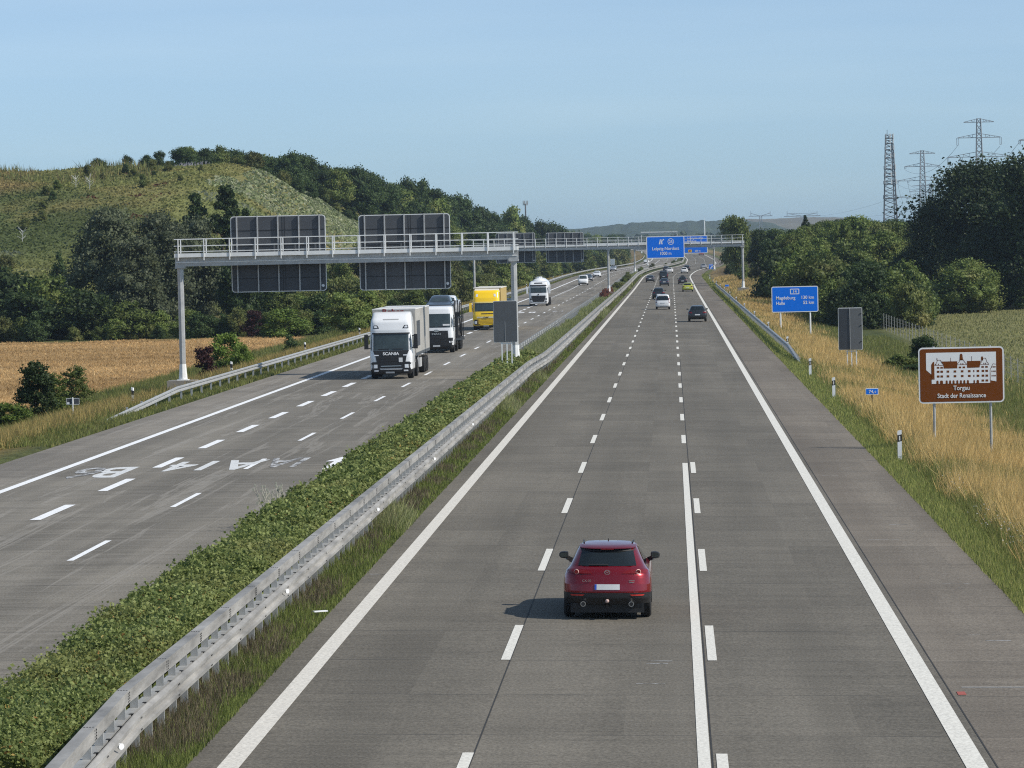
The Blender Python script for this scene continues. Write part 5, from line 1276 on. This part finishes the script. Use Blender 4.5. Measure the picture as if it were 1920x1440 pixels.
# ------------------------------------------------------------------ the red crossover in front
def red_car():
    x, y = onroad(1139.5, 72.6).x, 72.0; s = Shell(TAB['hatch'], (1,1,1), .34, .3, .11, .12)
    t = thing('car', 'deep red crossover car driving away in the middle lane, nearest of all cars', 'car', (x, y, rz(x, y)+.005)); t.rotation_euler.y = math.radians(1.15); t.scale.z = .975
    s.body('body', .565, 1.54, P_RED, t, 40); s.body('lower_cladding', .33, .568, DARKTRIM, t, 6)
    b = MB(); P = [[(xx_, .12+.18*(1-abs(xx_)/.7), zz_) for xx_ in np.linspace(-.7,.7,9)] for zz_ in (.24,.34)]; b.grid(P); b.build('diffuser', BLACK, t, 40)
    MB().box((0,2.15,.24),(1.5,3.9,.2)).build('underbody', BLACK, t)
    s.rp('rear_window', rows(1.115, 1.41, lambda u: (-.595+.07*u, .595-.07*u), 6), GLASS, t, .009)
    b = MB()   # black frame and spoiler lip over the window
    s.rp('window_surround', [(1.40,-.545,.545),(1.452,-.56,.56)], BLACK, t, .016)
    P = [[(xx_, s.rear(xx_, 1.46)+dy, z_) for xx_ in np.linspace(-.575,.575,11)] for dy, z_ in ((.2,1.512),(-.06,1.478),(-.10,1.458),(-.06,1.445),(.1,1.44))]
    b.grid(P); b.build('roof_spoiler', P_RED, t, 40)
    MB().box((0,s.rear(0,1.44)-.075,1.445),(.26,.01,.018)).build('brake_light', TAIL, t)
    s.rp('wiper', [(1.13,-.40,.02),(1.155,-.36,.02)], BLACK, t, .03, 4)
    for sd in (-1, 1):
        def sr(u, a, b_): z_ = 1.09+.36*u; ya, yb = s.rear(s.hw(z_), z_)+.3, s.front(s.hw(z_), z_)-.08; return (ya+(yb-ya)*a, ya+(yb-ya)*b_)
        s.sp('side_window', rows(1.09,1.43, lambda u: sr(u,0,.46)), sd, GLASS, t); s.sp('side_window', rows(1.09,1.43, lambda u: sr(u,.5,1)), sd, GLASS, t)
        s.rp('tail_light', [(.965,sd*.30,sd*.815),(1.0,sd*.33,sd*.835),(1.035,sd*.46,sd*.80)], TAIL, t, .012)
        cx = sd*.63; cz = 1.0; b = MB(); n = 20
        for i in range(n):
            a, c_ = 2*PI*i/n, 2*PI*(i+1)/n
            pts = [(cx+r*math.cos(q_)*.95, s.rear(cx+r*math.cos(q_)*.95, cz)-.03-dy, cz+r*math.sin(q_)) for r, q_, dy in ((.054,a,0),(.054,c_,0),(.042,c_,.012),(.042,a,.012))]
            b.face(pts)
        b.build('light_ring', mat('ring_lens', (.72,.45,.40), .2), t)
        b = MB(); b.face([(cx+.045*math.cos(2*PI*i/n), s.rear(cx,cz)-.028, cz+.045*math.sin(2*PI*i/n)) for i in range(n)]); b.build('lamp_core', TAIL, t)
        s.rp('reflector', [(.505,sd*.50,sd*.73),(.535,sd*.46,sd*.76)], mat('red_reflector', (.5,.04,.03), .2), t, .01)
        # exhaust pipes
        b = MB(); b.tube((sd*.49,.02,.335),(sd*.49,.2,.335),.055,.055,14); e = b.build('exhaust', CHROME, t, 40)
        b = MB(); b.face([(sd*.49+.043*math.cos(a*PI/7), .018, .335+.043*math.sin(a*PI/7)) for a in range(14)]); b.build('exhaust_bore', BLACK, e)
        # mirrors
        X0 = sd*.90; b = MB(); b.bar((sd*.78,2.86,1.0),(X0,2.82,1.06),.10,.09)
        P = []
        for xx_, h_, d_ in ((-.105,.045,.05),(-.09,.073,.09),(0,.08,.10),(.08,.068,.08),(.115,.03,.05)): P.append([(X0+sd*(xx_*.88+.06), 2.80+d_*dy, 1.12+sd*0+h_*dz) for dy, dz in ((-1,-.8),(-1,.8),(0,1),(1,.7),(1,-.7),(0,-1))])
        b.grid(P, 0, True)
        for row in (P[0], P[-1]): b.face(row)
        mm = b.build('mirror', BLACK, t, 35)
        b = MB(); b.face([(X0+sd*(.06+a), 2.80-.112, 1.12+c_) for a, c_ in ((-.07,-.045),(.065,-.04),(.085,0),(.065,.045),(-.065,.048))]); b.build('mirror_glass', TGLASS, mm)
        for yy in (.80, 3.46): wheel(t, sd*.785, yy, .335, .215, True)
        MB().bar((sd*.5,1.2,1.525),(sd*.52,2.0,1.505),.03,.02).build('roof_strip', DARKTRIM, t)
        s.rp('body_seam', [(.58,sd*.555,sd*.56),(.97,sd*.535,sd*.54)], BLACK, t, .002, 1)
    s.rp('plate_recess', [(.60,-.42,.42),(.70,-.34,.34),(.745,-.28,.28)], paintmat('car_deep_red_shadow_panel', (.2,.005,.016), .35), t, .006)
    s.rp('number_plate', [(.635,-.255,.255),(.75,-.255,.255)], PLATE, t, .018); s.rp('country_strip', [(.637,-.254,-.215),(.748,-.254,-.215)], mat('plate_blue', (.02,.08,.5), .4), t, .021, 2)
    b = MB(); n = 24
    for i in range(n):
        a, c_ = 2*PI*i/n, 2*PI*(i+1)/n; yb = s.rear(0,1.0)-.02; b.face([(r*math.cos(q_)*1.25, yb, .995+r*math.sin(q_)) for r, q_ in ((.048,a),(.048,c_),(.039,c_),(.039,a))])
    for sd in (-1,1): b.face([(0,yb,.982),(sd*.02,yb,.996),(sd*.048,yb,1.008),(sd*.048,yb,1.018),(sd*.012,yb,1.006),(0,yb,.994)])
    b.build('emblem', CHROME, t)
    text('CX-30', .045, CHROME, t, -.42, s.rear(-.4,.8)-.02, .80, name='badge', thick=.003, wide=1.1)
    for i in range(2): MB().box((.50,s.rear(.5,.8)-.012,.785+.035*i),(.10+.02*i,.006,.016)).build('badge', CHROME, t)
    b = MB(); bm = bmesh.new(); bmesh.ops.create_icosphere(bm, subdivisions=2, radius=.042)
    me = bpy.data.meshes.new('tow_ball'); bm.to_mesh(me); bm.free(); me.materials.append(mat('tow_ball_cap', (.5,.36,.32), .4)); link('tow_ball', me, t, (0,-.06,.405))
    MB().bar((0,-.06,.38),(0,.0,.28),.03).bar((0,0,.28),(0,.3,.3),.05).build('tow_bar', BLACK, t)
    MB().box((0,1.55,1.55),(.03,.14,.06),top=(.5,.3)).build('antenna', DARKTRIM, t)
red_car()
# ------------------------------------------------------------------ cars driving away on the right carriageway
GR = 'cars driving away on the right carriageway'
def rc_(px, Y): return onroad(px, Y).x
for kind_, pm, lab, cat, px, Y, k, kw in (
 ('hatch', P_BLACK, 'black sport utility car in the right lane, nearest car ahead of the red one', 'car', 1308, 358, (1.05,1.02,1.06), {}),
 ('mpv', P_WHITE, 'white high-roofed family van with black bumper in the middle lane', 'van', 1243, 428, (.98,1,1), {}),
 ('hatch', P_BLACK, 'black car directly ahead of the white family van', 'car', 1235, 510, (1.03,1.02,1.08), {}),
 ('sedan', P_NAVY, 'low dark blue car right behind the black van', 'car', 1245.5, 674, (1.02,1,1), {}),
 ('van', P_BLACK, 'black van in the middle lane, tallest dark vehicle ahead', 'van', 1244.5, 775, (1,1,1), {}),
 ('sedan', P_DARK, 'dark saloon car alone in the left lane', 'car', 1219, 733, (1.02,1,1.02), {}),
 ('hatch', P_LIME, 'yellow-green car in the right lane', 'car', 1289.5, 595, (1.02,1,.98), {}),
 ('hatch', P_BLACK, 'dark car with a roof box in front of the yellow-green car', 'car', 1280, 700, (1,1,.96), {'roofbars':True}),
 ('hatch', P_DARK, 'dark car far ahead at the start of the bend, left of the black van', 'car', 1249, 960, (1,1,1), {}),
 ('hatch', P_WHITE, 'small white car far ahead beside the dark one at the bend', 'car', 1255.5, 930, (1,1,.9), {}),
 ('hatch', P_WHITE, 'white car in the right lane beyond the car with the roof box', 'car', 1283, 920, (1,1,1), {}),
 ('hatch', P_BLACK, 'dark car half hidden ahead of the far white car', 'car', 1288, 985, (1,1,1.03), {}),
 ('hatch', P_SILVER, 'silver car farthest ahead near the tall blue exit sign', 'car', 1319, 1050, (1,1,.95), {}),
): car(kind_, pm, lab, cat, rc_(px, Y), Y, 0, k, group=GR, **kw)
# ------------------------------------------------------------------ oncoming cars
GO = 'oncoming cars on the left carriageway'
for kind_, pm, lab, cat, px, Y, k in (
 ('van', P_WHITE, 'white oncoming van on the left carriageway', 'van', 1094.5, 703, (1,1,1)),
 ('hatch', P_DARK, 'dark oncoming car half hidden behind the white van', 'car', 1104, 768, (1,1,1)),
 ('hatch', P_WHITE, 'white oncoming car beyond the white van', 'car', 1120, 847, (1,1,1.02)),
 ('hatch', P_SILVER, 'silver oncoming car by the far gantry post', 'car', 1150.5, 1000, (1,1,1)),
 ('hatch', P_WHITE, 'white oncoming car farthest up the left carriageway', 'car', 1212, 1340, (1.05,1,1.05)),
 ('sedan', P_DARK, 'dark oncoming car peeping out behind the grey sign back', 'car', 952, 440, (1,1,1.02)),
): car(kind_, pm, lab, cat, rc_(px, Y), Y, PI, k, group=GO)
# ------------------------------------------------------------------ lorries
def cabshell(tab, r=.26, b=.06): return Shell(tab, (1,1,1), .06, r, 0, b)
def lorry(label, px, Y, tab, paint_, name='lorry', scaleX=1):
    x = rc_(px, Y); t = thing(name, label, 'lorry', (x, Y, rz(x-float(cc(Y)), Y)+.01), PI); s = cabshell(tab)
    return t, s
def cab(t, s, paint_, ws, dark=BLACK, zlow=.55):
    c = s.body('cab', zlow, s.H, paint_, t, 30, True, 30); s.body('bumper', .28, zlow+.002, DARKTRIM if dark is BLACK else dark, t, 5)
    z0, z1 = ws; s.rp('windscreen', rows(z0, z1, lambda u: (-(s.hw(z0)-.09), s.hw(z0)-.09)), TGLASS, t, .01, 14, True)
    for sd in (-1,1):
        y1 = s.front(s.hw(z0), z0); s.sp('side_window', [(z0+.1,y1-1.0,y1-.12),(z1-.1,y1-1.0,y1-.3)], sd, GLASS, t, .008)
        s.rp('wiper', [(z0+.05,sd*.1,sd*.75),(z0+.09,sd*.1,sd*.75)], BLACK, t, .03, 4, True)
    return c
def lmirrors(t, s, z0, z1, m, y=-.25):
    for sd in (-1,1):
        b = MB(); x = sd*(s.W/2+.2); b.box((x,y,(z0+z1)/2),(.24,.16,z1-z0),top=(.9,.8)); b.bar((sd*s.W/2-.0*sd,y-.1,z1-.1),(x,y,z1-.05),.06); b.bar((sd*(s.W/2-.02),y-.1,z0+.05),(x,y,z0+.03),.05); b.build('mirror', m, t, 30)
def lights(t, s, z0, z1, x0, x1, m=LAMP, nm='headlight'):
    for sd in (-1,1): s.rp(nm, [(z0,sd*x0,sd*x1),(z1,sd*x0,sd*(x1+.01))], m, t, .03, 5, True)
def lwheels(t, ys, r=.5, xo=1.06):
    for y in ys:
        for sd in (-1,1): wheel(t, sd*xo, y, r, .36, True)
GRIME = mat('curtain_grey', (.50,.48,.45), .6, var=.35, vs=.6)
CURT = mat('trailer_side_grey', (.40,.385,.355), .65, var=.35, vs=.5, stretch=(1,.4,1))
T_S = [(.28,-2.25,-.06,1.12),(.4,-2.3,0,1.2),(.6,-2.3,.02,1.24),(1.3,-2.3,.0,1.25),(1.62,-2.3,-.05,1.25),(2.7,-2.3,-.3,1.22),(2.85,-2.3,-.3,1.22),(3.3,-2.3,-.42,1.2),(3.42,-2.3,-.50,1.18),(3.72,-2.3,-.9,1.12),(3.86,-2.3,-1.25,1.08),(3.9,-2.3,-1.6,1.0)]
def scania():
    t, s = lorry('white articulated lorry with a black grille and grey curtain trailer, nearest lorry', 734, 207, T_S, P_WHITE)
    cab(t, s, P_WHITE, (1.68,2.62))
    s.rp('grille', [(.62,-.78,.78),(.95,-.84,.84),(1.35,-.92,.92),(1.52,-1.0,1.0),(1.67,-1.06,1.06)], BLACK, t, .014, 14, True)
    for z in (.86,1.05,1.22): s.rp('grille_bar', [(z,-.72,.72),(z+.025,-.72,.72)], DARKTRIM, t, .035, 10, True)
    s.rp('chrome_strip', [(.74,-.6,.6),(.775,-.6,.6)], CHROME, t, .04, 10, True)
    s.rp('sun_visor', [(2.62,-1.12,1.12),(2.70,-1.1,1.1)], BLACK, t, .06, 12, True)
    for sd in (-1,1): s.rp('lamp_surround', [(.56,sd*.66,sd*1.235),(.95,sd*.74,sd*1.245)], BLACK, t, .018, 6, True)
    lights(t, s, .64, .85, .80, 1.14); lights(t, s, 1.36, 1.42, .72, .98, LAMP, 'marker_light'); lights(t, s, .44, .53, .74, 1.0, LAMP, 'fog_light')
    for sd in (-1,1): s.rp('roof_lamp', [(2.95,sd*.68,sd*1.04),(3.14,sd*.8,sd*1.0)], DARKTRIM, t, .012, 6, True); s.rp('lamp_glass', [(2.99,sd*.78,sd*.98),(3.10,sd*.84,sd*.97)], LAMP, t, .02, 4, True)
    s.rp('roof_slot', [(3.44,-.45,.45),(3.50,-.48,.48)], GALV, t, .012, 8, True)
    text('SCANIA', .17, WHITE, t, 0, .0, 1.40, bold=.03, wide=1.15, rot=(PI/2-.1,0,PI)).location.y = s.front(.4,1.45)+.05
    s.rp('sticker', [(.98,-.68,-.46),(1.24,-.68,-.46)], PLATE, t, .04, 3, True); s.rp('number_plate', [(.33,-.2,.32),(.43,-.2,.32)], PLATE, t, .03, 4, True)
    lmirrors(t, s, 1.75, 2.6, BLACK)
    for sd in (-1,1): s.sp('side_deflector', [(.9,-2.25,-1.75),(3.5,-2.2,-1.8)], sd, P_WHITE, t, .02)
    MB().box((0,-1.5,.75),(2.2,3.0,.5)).build('chassis', BLACK, t); lwheels(t, (-1.25,-4.6)); MB().box((0,-8.2,.95),(1.2,11.5,.4)).build('trailer_frame', BLACK, t)
    T = MB().box((0,-8.75,2.62),(2.55,11.9,2.76)).build('trailer', CURT, t)
    MB().box((0,-2.785,2.62),(2.5,.03,2.7)).build('front_wall', GRIME, T); MB().box((0,-8.75,4.02),(2.58,11.95,.06)).build('trailer_roof', mat('trailer_roof_white', (.7,.7,.69), .5), T)
    text('Reber', .30, mat('deep_red_lettering', (.22,.02,.015), .5), T, .05, -2.765, 3.76, bold=.03, wide=1.25, rot=(PI/2,0,PI))
    for sd in (-1,1):
        MB().box((sd*1.285,-5.0,2.55),(.015,2.6,1.5)).build('dark_panel', SIGNBACK, T)
        MB().box((sd*1.282,-8.75,1.33),(.02,11.8,.18)).build('skirt', SIGNBACK2, T)
        for k in range(7): MB().box((sd*1.288,-3.4-1.75*k,1.2),(.02,.05,.35)).build('strap', BLACK, T)
        MB().box((sd*1.15,-7.2,.75),(.2,1.3,.55)).build('pallet_box', P_WHITE, t)
    lwheels(t, (-10.6,-11.9,-13.2))
scania()
T_M = [(.28,-2.2,-.06,1.12),(.4,-2.25,0,1.2),(.6,-2.25,.02,1.23),(1.4,-2.25,0,1.24),(1.8,-2.25,-.04,1.24),(2.75,-2.25,-.2,1.21),(3.2,-2.25,-.32,1.17),(3.34,-2.25,-.45,1.12),(3.4,-2.25,-.8,.95)]
def transporter():
    t, s = lorry('white car transporter lorry with a black grille, behind the nearest lorry', 819, 258, T_M, P_WHITE, 'car_transporter')
    cab(t, s, P_WHITE, (1.85,2.85)); s.rp('grille', [(.55,-.95,.95),(.9,-.88,.88),(1.3,-.86,.86),(1.62,-.84,.84)], BLACK, t, .014, 14, True)
    for z in (.7,.85,1.0): s.rp('grille_bar', [(z,-.7,.7),(z+.02,-.7,.7)], DARKTRIM, t, .03, 8, True)
    for sd in (-1,1): s.rp('lamp_surround', [(.52,sd*.80,sd*1.19),(1.1,sd*.86,sd*1.2)], DARKTRIM, t, .02, 5, True)
    lights(t, s, .74, .86, .92, 1.16); text('MAN', .125, CHROME, t, 0, s.front(.3,1.35)+.04, 1.33, bold=.05, wide=1.75, rot=(PI/2,0,PI))
    b = MB(); n = 16; y = s.front(0,1.6)+.05
    b.face([(.2*math.cos(2*PI*i/n),y,1.62+.09*math.sin(2*PI*i/n)) for i in range(n)]); b.build('emblem', CHROME, t)
    s.rp('number_plate', [(.46,-.26,.26),(.57,-.26,.26)], PLATE, t, .04, 4, True); s.rp('windscreen_card', [(1.98,-.98,-.48),(2.1,-.98,-.48)], PLATE, t, .03, 4, True); lmirrors(t, s, 1.85, 2.6, BLACK)
    MB().box((0,-1.4,.75),(2.2,2.8,.5)).build('chassis', BLACK, t); lwheels(t, (-1.3,-5.2,-9.5,-10.8))
    b = MB()
    for sd in (-1,1):
        for y in (-2.6,-4.4,-6.4,-8.6,-10.8,-12.8): b.bar((sd*1.2,y,.8),(sd*1.2,y-.15,(3.75 if y > -12 else 2.8) if sd < 0 else 2.6),.08)
        b.bar((sd*1.2,-2.4,2.45),(sd*1.2,-12.8,2.35),.1); b.bar((sd*1.2,-2.6,.9),(sd*1.2,-13.2,.7),.16); b.bar((sd*1.2,-4.4,.9),(sd*1.2,-6.4,2.4),.1); b.bar((sd*1.2,-8.6,2.3),(sd*1.2,-10.8,.9),.1)
    b.build('side_frame', DARKTRIM, t)
    b = MB().box((0,-7.4,2.38),(2.3,10.6,.1)); b.box((0,-8.0,.85),(2.3,10.0,.1)); b.build('deck', SIGNBACK, t)
    MB().bar((1.2,-11,.8),(1.75,-11.1,.72),.16).build('side_arm', BLACK, t)
    loc = t.location
    for kind_, pm, lab, yy, z, k, dx in (('hatch', P_DARK, 'dark grey car carried on top of the car transporter behind its cab', 1.95, 2.52, (1.08,1.06,1.06), .05), ('hatch', P_WHITE, 'white car carried on the top deck of the car transporter', 6.9, 2.45, (1,1,1.05), .25), ('hatch', P_SILVER, 'silver car carried on the lower deck of the car transporter', 3.2, .92, (1,1,.9), 0), ('hatch', P_BLACK, 'black car at the rear of the lower deck of the car transporter', 8.2, .92, (1,1,.9), 0)):
        car(kind_, pm, lab, 'car', loc.x+dx, loc.y+yy+4.4*k[1]*1.0, PI, k, loc.z+z)
transporter()
T_D = [(.28,-2.2,-.06,1.14),(.4,-2.25,0,1.22),(.6,-2.25,.02,1.25),(1.4,-2.25,.02,1.25),(1.75,-2.25,-.02,1.25),(2.6,-2.25,-.14,1.23),(3.0,-2.25,-.24,1.22),(3.5,-2.25,-.5,1.2),(3.68,-2.25,-.7,1.16)]
def yellow_lorry():
    t, s = lorry('yellow lorry with a pale roof partly hidden by the grey sign back', 912, 329, T_D, P_YELLOW)
    cab(t, s, P_YELLOW, (1.75,2.52), DARKTRIM, .45); s.rp('sun_visor', [(2.52,-1.15,1.15),(2.64,-1.12,1.12)], paintmat('visor_pale_yellow', (.75,.6,.2)), t, .07, 12, True)
    s.rp('nose_strip', [(1.12,-.85,.85),(1.26,-.88,.88)], mat('pale_badge_strip', (.62,.58,.42), .4), t, .02, 12, True); text('DAF', .11, BLACK, t, 0, s.front(.2,1.19)+.05, 1.135, bold=.05, wide=1.6, rot=(PI/2,0,PI))
    s.rp('name_strip', [(1.49,-.85,.45),(1.57,-.85,.45)], BLACK, t, .015, 8, True)
    for z in (.55,.67,.79,.91,1.02): s.rp('grille_bar', [(z,-.8,.8),(z+.05,-.82,.82)], mat('grille_ochre', (.42,.26,.02), .4), t, .03, 12, True)
    lights(t, s, .60, .85, .86, 1.18); s.rp('number_plate', [(.34,-.26,.26),(.45,-.26,.26)], PLATE, t, .04, 4, True); lmirrors(t, s, 1.7, 2.55, P_YELLOW)
    for sd in (-1,1): s.rp('roof_lamp', [(3.1,sd*.75,sd*.95),(3.35,sd*.72,sd*.9)], LAMP, t, .015, 4, True)
    MB().box((0,-1.4,.75),(2.2,2.8,.5)).build('chassis', BLACK, t); lwheels(t, (-1.3,-4.9,-11,-12.3))
    T = MB().box((0,-8.6,2.5),(2.55,11.6,2.7)).build('trailer', mat('trailer_ochre', (.5,.36,.12), .6, var=.3), t); MB().box((0,-8.6,3.88),(2.6,11.7,.08)).build('trailer_roof', mat('trailer_roof_cream', (.66,.63,.56), .6), T)
    MB().box((0,-2.35,3.66),(2.4,1.6,.28),top=(.9,.7)).build('roof_fairing', mat('trailer_roof_cream', (.66,.63,.56)), t); MB().box((0,-8.4,.9),(1.2,11,.4)).build('trailer_frame', BLACK, t)
yellow_lorry()
T_B = [(.28,-2.2,-.08,1.15),(.4,-2.25,0,1.22),(.6,-2.25,.03,1.25),(1.4,-2.25,.03,1.25),(1.7,-2.25,0,1.25),(2.5,-2.25,-.14,1.22),(2.85,-2.25,-.25,1.2),(3.1,-2.25,-.45,1.12),(3.22,-2.25,-.8,.95)]
def tanker():
    t, s = lorry('white tanker lorry with a trapezium-shaped black grille, fourth lorry back', 1010, 462, T_B, P_WHITE)
    cab(t, s, P_WHITE, (1.72,2.45), P_WHITE, .45); s.rp('grille', [(.55,-.7,.7),(.8,-.82,.82),(1.25,-.95,.95),(1.36,-.9,.9)], BLACK, t, .02, 12, True)
    s.rp('sun_visor', [(2.58,-1.1,1.1),(2.76,-1.05,1.05)], BLACK, t, .06, 12, True); s.rp('roof_sign', [(2.92,-.55,.55),(3.06,-.5,.5)], DARKTRIM, t, .03, 8, True); lights(t, s, .6, .8, .9, 1.18)
    MB().tube((0,s.front(0,1.52)+.02,1.52),(0,s.front(0,1.52)+.05,1.52),.09,.09,12).build('emblem', BLACK, t); lmirrors(t, s, 1.65, 2.5, P_WHITE)
    MB().box((0,-1.4,.75),(2.2,2.8,.5)).build('chassis', BLACK, t); lwheels(t, (-1.3,-5.0,-10,-11.3))
    b = MB(); n = 24; yy = (-2.5,-2.75,-3.1,-12,-12.3); rr = (.5,1.0,1.2,1.2,.6)
    b.grid([[(r*math.cos(2*PI*i/n), y, 2.42+r*math.sin(2*PI*i/n)) for i in range(n)] for y, r in zip(yy, rr)], 0, True); b.build('tank', P_WHITE, t, 40)
    b = MB()
    for y in (-3.6,-5.6,-7.6): b.tube((0,y,3.55),(0,y,3.78),.3,.28,12)
    b.bar((-.4,-3.4,3.75),(.4,-3.4,3.75),.06); b.bar((-.4,-3.4,3.55),(-.4,-3.4,3.78),.06); b.bar((.4,-3.4,3.55),(.4,-3.4,3.78),.06); b.build('tank_hatch', P_WHITE, t, 40)
    MB().box((0,-8.0,1.0),(1.1,9.5,.35)).build('trailer_frame', BLACK, t)
tanker()
# far red lorry and blue car at the top of the rise
x = rc_(1315, 1750); t = thing('lorry', 'tiny red lorry at the top of the far rise under the exit signs', 'lorry', (x, 1750, rz(x-float(cc(1750)), 1750)))
MB().box((0,4,2.2),(2.5,9,2.8)).build('box_body', mat('lorry_red', (.4,.03,.03), .5), t); MB().box((0,9.7,1.7),(2.4,2,2.6),top=(1,.8)).build('cab', mat('lorry_red', (.4,.03,.03)), t); lwheels(t, (1,2.3,9.5))
